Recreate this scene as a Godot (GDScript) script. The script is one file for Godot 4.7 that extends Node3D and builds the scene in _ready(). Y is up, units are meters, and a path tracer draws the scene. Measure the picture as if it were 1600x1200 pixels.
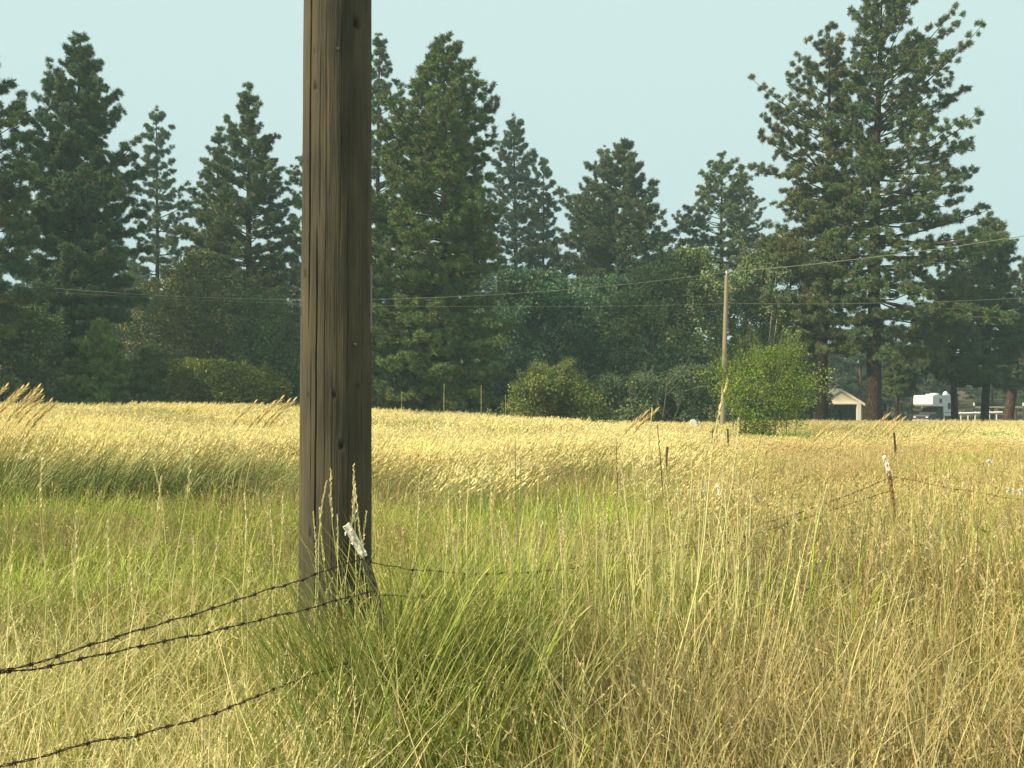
extends Node3D
# A wooden utility pole in tall dry grass, a field and a line of pines behind it, in smoky afternoon light.

const F := 1600.0            # focal length of the photograph in its own pixels
const HORIZON := 638.0
const EYE := 1.55
const HAZE := 0.0009

var rng := RandomNumberGenerator.new()
var used := {}
var pitch := atan((HORIZON - 600.0) / F)
var bump_noise := FastNoiseLite.new()
var patch_noise := FastNoiseLite.new()
var gap_noise := FastNoiseLite.new()
var mats := {}

# ---------------------------------------------------------------- helpers

class MB:
	var v := PackedVector3Array()
	var c := PackedColorArray()
	var n := PackedVector3Array()
	var uv := PackedVector2Array()
	var smooth := false

	func tri(a: Vector3, b: Vector3, d: Vector3, col: Color) -> void:
		v.push_back(a); v.push_back(b); v.push_back(d)
		c.push_back(col); c.push_back(col); c.push_back(col)
		if smooth:
			var m := (d - a).cross(b - a).normalized()
			n.push_back(m); n.push_back(m); n.push_back(m)

	func tri3(a: Vector3, b: Vector3, d: Vector3, ca: Color, cb: Color, cd: Color) -> void:
		v.push_back(a); v.push_back(b); v.push_back(d)
		c.push_back(ca); c.push_back(cb); c.push_back(cd)

	func trin(a: Vector3, b: Vector3, d: Vector3, na: Vector3, nb: Vector3, nd: Vector3, col: Color) -> void:
		v.push_back(a); v.push_back(b); v.push_back(d)
		n.push_back(na); n.push_back(nb); n.push_back(nd)
		c.push_back(col); c.push_back(col); c.push_back(col)

	func quad(a: Vector3, b: Vector3, d: Vector3, e: Vector3, col: Color) -> void:
		tri(a, b, d, col); tri(a, d, e, col)

	# an outline in the xy plane (counter-clockwise seen from +z) pushed from z0 to z1
	func prism(pts: PackedVector2Array, z0: float, z1: float, col: Color, xf := Transform3D()) -> void:
		var idx := Geometry2D.triangulate_polygon(pts)
		for k in range(0, idx.size(), 3):
			var a := pts[idx[k]]; var b := pts[idx[k + 1]]; var d := pts[idx[k + 2]]
			if (b - a).cross(d - a) < 0.0:
				var s := b; b = d; d = s
			tri(xf * Vector3(a.x, a.y, z1), xf * Vector3(d.x, d.y, z1), xf * Vector3(b.x, b.y, z1), col)
			tri(xf * Vector3(a.x, a.y, z0), xf * Vector3(b.x, b.y, z0), xf * Vector3(d.x, d.y, z0), col)
		for k in pts.size():
			var a := pts[k]; var b := pts[(k + 1) % pts.size()]
			quad(xf * Vector3(a.x, a.y, z0), xf * Vector3(a.x, a.y, z1), xf * Vector3(b.x, b.y, z1), xf * Vector3(b.x, b.y, z0), col)

	# a box with chamfered edges
	func box(lo: Vector3, hi: Vector3, col: Color, ch := 0.0, xf := Transform3D()) -> void:
		var k := ch
		if k <= 0.0:
			prism(PackedVector2Array([Vector2(lo.x, lo.y), Vector2(hi.x, lo.y), Vector2(hi.x, hi.y), Vector2(lo.x, hi.y)]), lo.z, hi.z, col, xf)
			return
		var ring := PackedVector2Array([Vector2(lo.x + k, lo.y), Vector2(hi.x - k, lo.y), Vector2(hi.x, lo.y + k), Vector2(hi.x, hi.y - k), Vector2(hi.x - k, hi.y), Vector2(lo.x + k, hi.y), Vector2(lo.x, hi.y - k), Vector2(lo.x, lo.y + k)])
		prism(ring, lo.z + k, hi.z - k, col, xf)
		var mid := Vector2((lo.x + hi.x) / 2, (lo.y + hi.y) / 2)
		var inner := PackedVector2Array()
		for p in ring:
			inner.push_back(p + Vector2(-signf(p.x - mid.x) * k, -signf(p.y - mid.y) * k))
		for i in 8:
			var j := (i + 1) % 8
			quad(xf * Vector3(ring[i].x, ring[i].y, hi.z - k), xf * Vector3(inner[i].x, inner[i].y, hi.z), xf * Vector3(inner[j].x, inner[j].y, hi.z), xf * Vector3(ring[j].x, ring[j].y, hi.z - k), col)
			quad(xf * Vector3(ring[i].x, ring[i].y, lo.z + k), xf * Vector3(ring[j].x, ring[j].y, lo.z + k), xf * Vector3(inner[j].x, inner[j].y, lo.z), xf * Vector3(inner[i].x, inner[i].y, lo.z), col)
		for z in [[hi.z, 1], [lo.z, 0]]:
			for i in range(1, 7):
				if z[1] == 1:
					tri(xf * Vector3(inner[0].x, inner[0].y, z[0]), xf * Vector3(inner[i + 1].x, inner[i + 1].y, z[0]), xf * Vector3(inner[i].x, inner[i].y, z[0]), col)
				else:
					tri(xf * Vector3(inner[0].x, inner[0].y, z[0]), xf * Vector3(inner[i].x, inner[i].y, z[0]), xf * Vector3(inner[i + 1].x, inner[i + 1].y, z[0]), col)

	# a tube through points, with a radius at each; needs smooth = true for its normals
	func tube(p: PackedVector3Array, r: PackedFloat32Array, sides: int, col: Color, capped := false) -> void:
		var side := Vector3.ZERO
		var rings: Array[PackedVector3Array] = []
		var norms: Array[PackedVector3Array] = []
		for i in p.size():
			var t := (p[mini(i + 1, p.size() - 1)] - p[maxi(i - 1, 0)]).normalized()
			if side == Vector3.ZERO:
				side = t.cross(Vector3(0.31, 0.2, 0.93)).normalized()
			side = (side - t * side.dot(t)).normalized()
			var up := t.cross(side)
			var ring := PackedVector3Array()
			var nn := PackedVector3Array()
			for s in sides:
				var a := TAU * s / sides
				var o := side * cos(a) + up * sin(a)
				nn.push_back(o)
				ring.push_back(p[i] + o * r[i])
			rings.push_back(ring); norms.push_back(nn)
		for i in p.size() - 1:
			for s in sides:
				var q := (s + 1) % sides
				trin(rings[i][s], rings[i + 1][q], rings[i][q], norms[i][s], norms[i + 1][q], norms[i][q], col)
				trin(rings[i][s], rings[i + 1][s], rings[i + 1][q], norms[i][s], norms[i + 1][s], norms[i + 1][q], col)
		if capped:
			var e := p.size() - 1
			var t0 := (p[0] - p[1]).normalized()
			var t1 := (p[e] - p[e - 1]).normalized()
			for s in range(1, sides - 1):
				trin(rings[0][0], rings[0][s], rings[0][s + 1], t0, t0, t0, col)
				trin(rings[e][0], rings[e][s + 1], rings[e][s], t1, t1, t1, col)

	func mesh() -> ArrayMesh:
		var a := []
		a.resize(Mesh.ARRAY_MAX)
		a[Mesh.ARRAY_VERTEX] = v
		a[Mesh.ARRAY_COLOR] = c
		if n.size() == v.size():
			a[Mesh.ARRAY_NORMAL] = n
		if uv.size() == v.size():
			a[Mesh.ARRAY_TEX_UV] = uv
		var m := ArrayMesh.new()
		m.add_surface_from_arrays(Mesh.PRIMITIVE_TRIANGLES, a)
		return m


func R(a: float, b: float) -> float:
	return rng.randf_range(a, b)


func ss(a: float, b: float, x: float) -> float:
	return smoothstep(a, b, x)


# the point that the photograph's pixel (u, v) shows at distance d in front of the camera
func P(u: float, v: float, d: float) -> Vector3:
	var y := (600.0 - v) / F
	var q := Vector3((u - 800.0) / F, y * cos(pitch) + sin(pitch), y * sin(pitch) - cos(pitch))
	q *= d / -q.z
	return q + Vector3(0, EYE, 0)


func gh(x: float, z: float) -> float:
	var d := -z
	var h := 0.85 * ss(9.0, 55.0, d) * (1.0 - ss(-16.0, 6.0, x))
	h += 6.5 * ss(116.0, 190.0, d)
	return h + bump_noise.get_noise_2d(x, z) * 0.07


func G(u: float, d: float) -> Vector3:
	var x := (u - 800.0) / F * d
	return Vector3(x, gh(x, -d), -d)


func numbered(called: String) -> String:
	var k: int = used.get(called, 0)
	used[called] = k + 1
	return called if k == 0 else "%s_%03d" % [called, k]


func tag(o: Node3D, label: String, category := "", group := "", kind := "") -> Node3D:
	if label: o.set_meta("label", label)
	if category: o.set_meta("category", category)
	if group: o.set_meta("group", group)
	if kind: o.set_meta("kind", kind)
	return o


func thing(called: String, label: String, category: String, at := Vector3.ZERO, group := "") -> Node3D:
	var o := Node3D.new()
	o.name = numbered(called)
	add_child(o, true)
	o.position = at
	tag(o, label, category, group)
	return o


func obj(called: String, m: Mesh, mat: Material, parent: Node3D = self) -> MeshInstance3D:
	var o := MeshInstance3D.new()
	o.name = numbered(called) if parent == self else called
	o.mesh = m
	o.material_override = mat
	parent.add_child(o, true)
	return o


func multi(called: String, m: Mesh, mat: Material, where: Array, tints: Array, parent: Node3D) -> MultiMeshInstance3D:
	var mm := MultiMesh.new()
	mm.transform_format = MultiMesh.TRANSFORM_3D
	mm.use_colors = true
	mm.mesh = m
	mm.instance_count = where.size()
	for i in where.size():
		mm.set_instance_transform(i, where[i])
		mm.set_instance_color(i, tints[i])
	var o := MultiMeshInstance3D.new()
	o.name = called
	o.multimesh = mm
	o.material_override = mat
	parent.add_child(o, true)
	return o


func dup(root: Node3D, called: String, label := "", group := "") -> Node3D:
	var r: Node3D = root.duplicate()
	r.name = numbered(called)
	add_child(r, true)
	if label: r.set_meta("label", label)
	if group: r.set_meta("group", group)
	return r


func mat(rough: float, spec := 0.5, back := Color.BLACK, metal := 0.0) -> StandardMaterial3D:
	var m := StandardMaterial3D.new()
	m.vertex_color_use_as_albedo = true
	m.roughness = rough
	m.metallic_specular = spec
	m.metallic = metal
	m.cull_mode = BaseMaterial3D.CULL_DISABLED
	if back != Color.BLACK:
		m.backlight_enabled = true
		m.backlight = back
	return m


func L(r: float, g: float, b: float) -> Color:
	return Color(r, g, b)


func vary(c: Color, amount: float) -> Color:
	var k := 1.0 + R(-amount, amount)
	return Color(c.r * k * (1.0 + R(-amount, amount) * 0.4), c.g * k, c.b * k * (1.0 + R(-amount, amount) * 0.4))


func noise_texture(seed_value: int, freq: float, dark: Color, light: Color, size := 512) -> NoiseTexture2D:
	var nz := FastNoiseLite.new()
	nz.seed = seed_value
	nz.frequency = freq
	nz.fractal_octaves = 5
	var t := NoiseTexture2D.new()
	t.width = size
	t.height = size
	t.seamless = true
	t.noise = nz
	var g := Gradient.new()
	g.set_color(0, dark)
	g.set_color(1, light)
	t.color_ramp = g
	return t

# ---------------------------------------------------------------- grass shapes

# a ribbon that starts at base, leans towards az and bends over
func blade(mb: MB, base: Vector3, az: float, h: float, lean: float, curl: float, w: float, cb: Color, ct: Color, segs := 4, twist := 0.0) -> void:
	var fwd := Vector3(cos(az), 0, sin(az))
	var side := Vector3(-sin(az), 0, cos(az)).rotated(Vector3.UP, twist)
	var p := base
	var step := h / segs
	var pa := p - side * w * 0.5
	var pb := p + side * w * 0.5
	for i in segs:
		var t := float(i + 1) / segs
		var a := lean + curl * t * t
		p += (Vector3.UP * cos(a) + fwd * sin(a)) * step
		var ww := w * (1.0 - pow(t, 2.2)) * 0.5
		var c0 := cb.lerp(ct, float(i) / segs)
		var c1 := cb.lerp(ct, t)
		if i == segs - 1:
			mb.tri3(pa, pb, p, c0, c0, c1)
		else:
			var qa := p - side * ww
			var qb := p + side * ww
			mb.tri3(pa, pb, qb, c0, c0, c1)
			mb.tri3(pa, qb, qa, c0, c1, c1)
			pa = qa
			pb = qb


# a stem with a head of spikelets; returns nothing, all in one builder
func headed(mb: MB, base: Vector3, az: float, h: float, lean: float, curl: float, w: float, cs: Color, ch: Color, head_len: float, spikes: int, sl: float, sw: float, spread: float, segs := 4) -> void:
	var fwd := Vector3(cos(az), 0, sin(az))
	var side := Vector3(-sin(az), 0, cos(az)).rotated(Vector3.UP, R(-1.2, 1.2))
	var p := base
	var total := h
	var step := total / segs
	var pts := PackedVector3Array([p])
	for i in segs:
		var t := float(i + 1) / segs
		var a := lean + curl * t * t
		p += (Vector3.UP * cos(a) + fwd * sin(a)) * step
		pts.push_back(p)
	for i in segs:
		var w0 := w * (1.0 - 0.6 * float(i) / segs) * 0.5
		var w1 := w * (1.0 - 0.6 * float(i + 1) / segs) * 0.5
		mb.quad(pts[i] - side * w0, pts[i] + side * w0, pts[i + 1] + side * w1, pts[i + 1] - side * w1, cs)
	var start := 1.0 - head_len / total
	for k in spikes:
		var t := (start + (1.0 - start) * (k + R(0.0, 0.9)) / spikes) * segs
		var i := mini(int(t), segs - 1)
		var at := pts[i].lerp(pts[i + 1], t - i)
		var along := (pts[i + 1] - pts[i]).normalized()
		var a := R(0.0, TAU)
		var out := side.rotated(along, a)
		var dir := (along * cos(spread) + out * sin(spread)).normalized()
		var taper := 1.0 - 0.55 * float(k) / spikes
		var ll := sl * taper * R(0.75, 1.2)
		var wd := along.cross(out).normalized() * sw * 0.5 * taper
		var mid := at + dir * ll * 0.45
		var col := vary(ch, 0.18)
		mb.quad(at, mid + wd, at + dir * ll, mid - wd, col)


func tuft_green(r: float, n: int, h0: float, h1: float, w: float, ca: Color, cb: Color, lean_bias := 0.0) -> ArrayMesh:
	var mb := MB.new()
	for k in n:
		var a := R(0, TAU)
		var q := sqrt(R(0, 1)) * r
		var c := vary(ca.lerp(cb, R(0, 1)), 0.2)
		var tip := c.lerp(L(0.5, 0.4, 0.14), R(0.0, 0.5))
		blade(mb, Vector3(cos(a) * q, -0.03, sin(a) * q), a + R(-0.9, 0.9) if lean_bias == 0.0 else R(-0.7, 0.7), R(h0, h1), R(0.05, 0.35) + lean_bias, R(0.2, 1.3), w * R(0.7, 1.3), c, tip, 4, R(-0.8, 0.8))
	return mb.mesh()


func tuft_straw(r: float, n: int, h0: float, h1: float, w: float, ca: Color, cb: Color, heads: int, ch: Color, sl := 0.02, sw := 0.0045) -> ArrayMesh:
	var mb := MB.new()
	for k in n:
		var a := R(0, TAU)
		var q := sqrt(R(0, 1)) * r
		var c := vary(ca.lerp(cb, R(0, 1)), 0.3) * (0.4 if R(0, 1) < 0.25 else 1.0)
		var bent := R(0, 1) < 0.16
		blade(mb, Vector3(cos(a) * q, -0.03, sin(a) * q), R(0, TAU), R(h0, h1), R(0.0, 0.38), R(1.2, 2.4) if bent else R(0.0, 0.6), w * R(0.6, 1.4), c, c.lerp(cb, 0.4), 4 if bent else 3, R(-1.2, 1.2))
	for k in heads:
		var a := R(0, TAU)
		var q := sqrt(R(0, 1)) * r
		headed(mb, Vector3(cos(a) * q, -0.03, sin(a) * q), R(0, TAU), R(h0, h1) * 1.1, R(0.0, 0.28), R(0.2, 1.5), w * 0.5, vary(cb, 0.15), vary(ch, 0.15), R(0.08, 0.14), 9, sl, sw, 0.4, 3)
	return mb.mesh()


# nodding heads, all swept the same way by the wind (towards +x)
func tuft_reed(r: float, heads: int, leaves: int, h0: float, h1: float, w: float, hw: float, hl: float, cs: Color, ch: Color, cl: Color) -> ArrayMesh:
	var mb := MB.new()
	for k in leaves:
		var a := R(0, TAU)
		var q := sqrt(R(0, 1)) * r
		var c := vary(cl, 0.25)
		blade(mb, Vector3(cos(a) * q, -0.05, sin(a) * q), R(-1.3, 1.3), R(h0, h1) * R(0.75, 1.0), R(0.1, 0.4), R(0.5, 1.5), w * 2.2, c, c.lerp(cs, 0.5), 3, R(-1, 1))
	for k in heads:
		var a := R(0, TAU)
		var q := sqrt(R(0, 1)) * r
		headed(mb, Vector3(cos(a) * q, -0.05, sin(a) * q), R(-0.6, 0.6), R(h0, h1), R(0.1, 0.25), R(0.25, 0.85), w, vary(cs, 0.15), vary(ch, 0.15), hl * R(0.8, 1.2), 7, hl * 0.4, hw, 0.2, 4)
	return mb.mesh()


class Scatter:
	var where := []
	var tints := []
	func _init(n: int) -> void:
		for i in n:
			where.push_back([]); tints.push_back([])
	func add(k: int, t: Transform3D, c: Color) -> void:
		where[k].push_back(t); tints[k].push_back(c)


func stuff_object(called: String, label: String, category: String, meshes: Array, s: Scatter, part: String, m: Material) -> Node3D:
	var o := thing(called, label, category)
	o.set_meta("kind", "stuff")
	for k in meshes.size():
		if s.where[k].size():
			var p := multi(part, meshes[k], m, s.where[k], s.tints[k], o)
			p.set_meta("kind", "stuff")
	return o


# the same, but laid out as one plain mesh: quicker to trace where the grass stands densest
func baked_object(called: String, label: String, category: String, meshes: Array, s: Scatter, part: String, m: Material) -> Node3D:
	var o := thing(called, label, category)
	o.set_meta("kind", "stuff")
	var v := PackedVector3Array()
	var c := PackedColorArray()
	for k in meshes.size():
		var a: Array = (meshes[k] as ArrayMesh).surface_get_arrays(0)
		var av: PackedVector3Array = a[Mesh.ARRAY_VERTEX]
		var levels := []
		for q in 6:
			var ac: PackedColorArray = (a[Mesh.ARRAY_COLOR] as PackedColorArray).duplicate()
			for i in ac.size():
				ac[i] = ac[i] * (0.7 + 0.1 * q)
			levels.push_back(ac)
		for i in s.where[k].size():
			v.append_array((s.where[k][i] as Transform3D) * av)
			c.append_array(levels[clampi(int(roundf((s.tints[k][i].r - 0.7) * 10.0)), 0, 5)])
	var arrays := []
	arrays.resize(Mesh.ARRAY_MAX)
	arrays[Mesh.ARRAY_VERTEX] = v
	arrays[Mesh.ARRAY_COLOR] = c
	var am := ArrayMesh.new()
	am.add_surface_from_arrays(Mesh.PRIMITIVE_TRIANGLES, arrays)
	var p := obj(part, am, m, o)
	p.set_meta("kind", "stuff")
	return o


func spot(d0: float, d1: float, u0 := -180.0, u1 := 1780.0) -> Vector3:
	var d := sqrt(lerpf(d0 * d0, d1 * d1, rng.randf()))
	return G(lerpf(u0, u1, rng.randf()), d)


func stand(p: Vector3, s: float, sy: float, turn: float, tilt := 0.0) -> Transform3D:
	var b := Basis(Vector3.UP, turn)
	if tilt != 0.0:
		b = Basis(Vector3(R(-1, 1), 0, R(-1, 1)).normalized(), tilt) * b
	return Transform3D(b * Basis.from_scale(Vector3(s, sy, s)), p)


func U(p: Vector3) -> float:
	return 800.0 + F * p.x / -p.z


# where the tall golden field begins in front of the camera, by direction
func field_edge(u: float) -> float:
	var e := 15.0
	e = lerpf(e, 12.6, ss(380.0, 620.0, u))
	e = lerpf(e, 17.0, ss(700.0, 960.0, u))
	e = lerpf(e, 19.0, ss(980.0, 1250.0, u))
	return e


func grass() -> void:
	var gm := mat(0.6, 0.35, Color(0.55, 0.55, 0.55))
	var straw_a := L(0.50, 0.40, 0.17)
	var straw_b := L(0.78, 0.68, 0.32)
	var gold := L(0.80, 0.69, 0.34)
	var tan := L(0.44, 0.33, 0.14)
	var rust := L(0.42, 0.28, 0.12)
	var green_a := L(0.17, 0.25, 0.025)
	var green_b := L(0.42, 0.50, 0.07)
	# --- golden field, far and near
	var far_reed := []
	var near_reed := []
	for k in 4:
		far_reed.push_back(tuft_reed(1.3, 170, 70, 0.85, 1.1, 0.016, 0.045, 0.24, gold * 0.85, gold, L(0.30, 0.30, 0.08)))
		near_reed.push_back(tuft_reed(0.55, 72, 46, 0.85, 1.12, 0.006, 0.02, 0.17, gold * 0.8, gold, L(0.24, 0.27, 0.06)))
	for k in 2:
		near_reed.push_back(tuft_reed(0.45, 30, 90, 0.8, 1.08, 0.007, 0.02, 0.15, L(0.3, 0.32, 0.1), L(0.5, 0.42, 0.16), L(0.13, 0.19, 0.035)))
	var s := Scatter.new(4)
	for k in 1450:
		var p := spot(24.0, 66.0, -260, 1860)
		var u := U(p)
		var nz := patch_noise.get_noise_2d(p.x * 0.7, p.z * 0.7)
		var c := L(1, 1, 1) * (1.0 + nz * 0.25 + R(-0.1, 0.1))
		c = c.lerp(L(0.76, 0.74, 0.66), ss(950, 1250, u) * (1.0 - 0.6 * ss(1380, 1600, u)))
		var low := lerpf(1.0, 0.82, ss(820, 1050, u))
		if u > 1105 and u < 1275 and p.z > -46.0:
			low = 0.55
			c = c * L(0.75, 0.9, 0.6)
		if nz < -0.28 and R(0, 1) < 0.4:
			c = c * L(0.6, 0.8, 0.5)
		s.add(rng.randi() % 4, stand(p, R(0.85, 1.2), R(0.82, 1.12) * low * (1.0 + nz * 0.12), R(-0.5, 0.5)), c)
	stuff_object("golden_field_grass", "pale golden ripe grass swept by wind across the far field below the pines", "grass", far_reed, s, "reed_tufts", gm)
	s = Scatter.new(6)
	for k in 2350:
		var p := spot(8.0, 26.0, -480, 2080)
		var u := U(p)
		var d := -p.z
		var e := field_edge(u) + patch_noise.get_noise_2d(p.x * 1.6, p.z * 1.6) * lerpf(3.6, 2.2, ss(420, 520, u))
		var mixed := ss(940.0, 1120.0, u) * ss(8.5, 11.0, d)
		if d < e and R(0, 1) > mixed * 0.62:
			continue
		var nz := patch_noise.get_noise_2d(p.x * 1.3 + 40.0, p.z * 1.3)
		var c := L(1, 1, 1) * (1.0 + nz * 0.22 + R(-0.12, 0.12))
		var to_tan := ss(960, 1200, u) * (1.0 - 0.5 * ss(20.0, 26.0, d))
		c = c.lerp(L(0.74, 0.66, 0.56), to_tan)
		var edge_green := (1.0 - ss(0.3, 3.6, d - e)) * (1.0 - 0.75 * mixed)
		var variant := rng.randi() % 4
		if R(0, 1) < edge_green * 0.9 * (1.0 - 0.35 * ss(500, 700, u)) or R(0, 1) < ss(0.05, 0.5, -nz) * 0.4:
			variant = 4 + rng.randi() % 2
		s.add(variant, stand(p, R(0.85, 1.2), R(0.85, 1.1) * (1.0 + nz * 0.16 + 0.22 * edge_green * (1.0 - ss(430, 520, u))) * lerpf(1.0, 0.76, to_tan) * (0.92 if d < e else 1.0), R(-0.5, 0.5)), c)
	stuff_object("nodding_field_grass", "tall nodding grass along the near edge of the golden field, green at its foot", "grass", near_reed, s, "reed_tufts", gm)
	# --- meadow in the middle distance: green blades and brownish heads
	var meadow := []
	for k in 3:
		meadow.push_back(tuft_green(0.52, 140, 0.35, 0.78, 0.0075, green_a, green_b))
	for k in 3:
		meadow.push_back(tuft_straw(0.52, 80, 0.35, 0.75, 0.0075, L(0.36, 0.36, 0.09), straw_a, 40, rust.lerp(gold, 0.3), 0.032, 0.009))
	for k in 2:
		meadow.push_back(tuft_straw(0.52, 80, 0.35, 0.75, 0.0075, tan, straw_a, 44, tan.lerp(gold, 0.5), 0.032, 0.009))
	s = Scatter.new(8)
	for k in 3100:
		var p := spot(5.2, 20.0, -500, 2150)
		var u := U(p)
		var d := -p.z
		if d > field_edge(u) + 1.5:
			continue
		var nz := patch_noise.get_noise_2d(p.x * 1.5 - 70.0, p.z * 1.5)
		var right := ss(980, 1250, u)
		var greens := clampf(0.5 + 0.28 * (1.0 - ss(430, 560, u)) * (1.0 - ss(9.5, 11.5, d)) + nz * 2.6 - right * 0.5, 0.06, 0.92)
		var variant: int
		if R(0, 1) < greens:
			variant = rng.randi() % 3
		elif R(0, 1) < right:
			variant = 6 + rng.randi() % 2
		else:
			variant = 3 + rng.randi() % 3
		if d > field_edge(u) - 3.4 and u < 440.0 and R(0, 1) < 0.8:
			continue                                                     # a gap in front of the tall clumps
		var tall := 1.0 + 0.3 * ss(520, 620, u) * (1.0 - ss(6.0, 8.0, d)) + 0.2 * right
		s.add(variant, stand(p, R(0.8, 1.2), R(0.7, 1.2) * tall * (1.0 + 0.3 * patch_noise.get_noise_2d(p.x * 4.0, p.z * 4.0)), R(0, TAU), R(0, 0.15)), L(1, 1, 1) * (1.0 + nz * 0.45 + R(-0.2, 0.2)))
	stuff_object("meadow_grass", "mixed green and rusty grass between the fence and the golden field", "grass", meadow, s, "grass_tufts", gm)
	# --- foreground, left: pale straw over green
	var left_tufts := []
	for k in 4:
		left_tufts.push_back(tuft_straw(0.24, 25, 0.28, 0.68, 0.0062, straw_a * 0.8, straw_b * 1.1, 5, straw_b))
	for k in 3:
		left_tufts.push_back(tuft_green(0.24, 30, 0.25, 0.6, 0.008, green_a * 0.8, L(0.46, 0.53, 0.09)))
	s = Scatter.new(7)
	for k in 2300:
		var p := spot(1.3, 6.6, -650, 560)
		var u := U(p)
		var d := -p.z
		if R(0, 1) < ss(480, 600, u):
			continue
		var nz := patch_noise.get_noise_2d(p.x * 3.0, p.z * 3.0 + 30.0)
		var g := clampf(ss(3.4, 5.4, d) * 0.62 + nz * 0.6 + 0.12, 0.05, 0.85)
		var variant := 4 + rng.randi() % 3 if R(0, 1) < g else rng.randi() % 4
		s.add(variant, stand(p, R(0.85, 1.2), R(0.75, 1.15), R(0, TAU), R(0, 0.22)), L(1, 1, 1) * (1.0 + nz * 0.15 + R(-0.12, 0.12)))
	for k in 16:
		s.add(4 + rng.randi() % 3, stand(G(R(556, 640), R(4.1, 4.33)), 0.9, R(1.4, 1.75), R(0, TAU), R(0, 0.2)), L(1, 1, 1) * R(0.8, 1.0))
	for k in 16:                                                         # stems that hide the foot of the pole
		s.add(rng.randi() % 4, stand(G(R(462, 560), R(4.15, 4.6)), 0.8, R(1.15, 1.5), R(0, TAU), R(0, 0.15)), L(1, 1, 1))
	baked_object("pale_straw_grass", "pale straw coloured grass with fine stems around the barbed wire at the left", "grass", left_tufts, s, "straw_tufts", gm)
	# --- foreground, right: tan and brown
	var right_tufts := []
	for k in 4:
		right_tufts.push_back(tuft_straw(0.24, 26, 0.3, 0.74, 0.0062, L(0.15, 0.10, 0.03), L(0.50, 0.38, 0.13), 7, tan.lerp(gold, 0.3), 0.03, 0.006))
	for k in 2:
		right_tufts.push_back(tuft_straw(0.24, 22, 0.35, 0.86, 0.0058, tan, straw_b, 4, gold * 0.8))
	for k in 2:
		right_tufts.push_back(tuft_green(0.22, 28, 0.3, 0.76, 0.0078, L(0.11, 0.17, 0.022), L(0.38, 0.44, 0.07)))
	s = Scatter.new(8)
	for k in 3500:
		var p := spot(1.3, 7.4, 600, 2350)
		var u := U(p)
		if R(0, 1) > ss(640, 860, u):
			continue
		var nz := patch_noise.get_noise_2d(p.x * 2.6 + 15.0, p.z * 2.6)
		var g := clampf(0.2 + 0.32 * (1.0 - ss(820, 1080, u)) * ss(3.0, 4.2, -p.z) + nz * 0.9 - 0.12 * ss(1000, 1500, u) + 0.15 * ss(4.0, 6.0, -p.z), 0.04, 0.7)
		var variant := 6 + rng.randi() % 2 if R(0, 1) < g else (4 + rng.randi() % 2 if R(0, 1) < 0.36 else rng.randi() % 4)
		s.add(variant, stand(p, R(0.85, 1.2), R(0.8, 1.15), R(0, TAU), R(0, 0.2)), L(1, 1, 1) * (1.0 + nz * 0.25 + R(-0.2, 0.14)) * lerpf(0.8, 1.0, ss(3.2, 5.0, -p.z)))
	for k in 90:                                                         # a tall loose stand right of the pole
		s.add(4 + rng.randi() % 2 if R(0, 1) < 0.7 else 6 + rng.randi() % 2, stand(G(R(690, 1190), R(4.3, 6.2)), R(0.7, 1.0), R(1.15, 1.6), R(0, TAU), R(0, 0.12)), L(1, 1, 1) * R(0.9, 1.15))
	for k in 16:
		s.add(4 + rng.randi() % 2, stand(G(R(1360, 1440), R(7.7, 8.45)), 0.9, R(1.1, 1.5), R(0, TAU), R(0, 0.15)), L(1, 1, 1) * R(0.85, 1.0))
	baked_object("dry_tan_grass", "dense dry tan and brown grass filling the lower right", "grass", right_tufts, s, "dry_tufts", gm)
	# --- fallen stems that cross the rest
	var fallen := []
	for k in 3:
		var mb := MB.new()
		for j in 9:
			var a := R(0, TAU)
			blade(mb, Vector3(R(-0.2, 0.2), R(0.12, 0.4), R(-0.2, 0.2)), a, R(0.25, 0.6), R(0.7, 1.4), R(0.1, 0.5), 0.004, vary(straw_a, 0.2), vary(straw_b, 0.2), 3, R(-1, 1))
		fallen.push_back(mb.mesh())
	s = Scatter.new(3)
	for k in 520:
		var p := spot(1.4, 7.0, -250, 1850)
		var dim := lerpf(1.0, 0.8, ss(800, 1100, U(p)))
		s.add(rng.randi() % 3, stand(p, 1.0, R(0.9, 1.4), R(0, TAU)), L(dim, dim, dim) * R(0.8, 1.15))
	baked_object("fallen_grass_stems", "broken straw stems lying across the standing foreground grass", "grass", fallen, s, "bent_stems", gm)
	# --- big arching clumps at the left edge of the golden field
	var arch := MB.new()
	for j in 150:
		var a := R(0, TAU)
		var q := sqrt(R(0, 1)) * 0.4
		var c := vary(L(0.06, 0.095, 0.028).lerp(L(0.19, 0.24, 0.06), R(0, 1)), 0.25)
		blade(arch, Vector3(cos(a) * q, -0.03, sin(a) * q), R(-0.8, 0.8), R(0.85, 1.35), R(0.0, 0.4), R(0.7, 1.9), 0.011, c, c.lerp(L(0.62, 0.58, 0.28), R(0.0, 0.75)), 5, R(-1, 1))
	var arch_mesh := arch.mesh()
	for q in [[15, 11.2, 1.15, "arching green grass clump at the left edge of the photo"], [62, 11.6, 1.0, "arching grass clump with a dark gap below it at the far left"], [150, 12.0, 1.2, "largest arching green grass clump left of the wooden pole"], [196, 11.7, 1.1, "arching grass clump beside the largest one at the field's edge"], [245, 12.3, 0.9, "smaller arching grass clump midway to the wooden pole"],
			[300, 11.8, 1.05, "arching grass clump over the dark hollow left of the wooden pole"], [345, 12.2, 1.0, "arching grass clump right of the dark hollow"], [415, 11.4, 0.85, "arching grass clump nearest the wooden pole's left side"], [655, 12.5, 0.7, "low arching grass clump in the gold just right of the wooden pole"]]:
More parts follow.
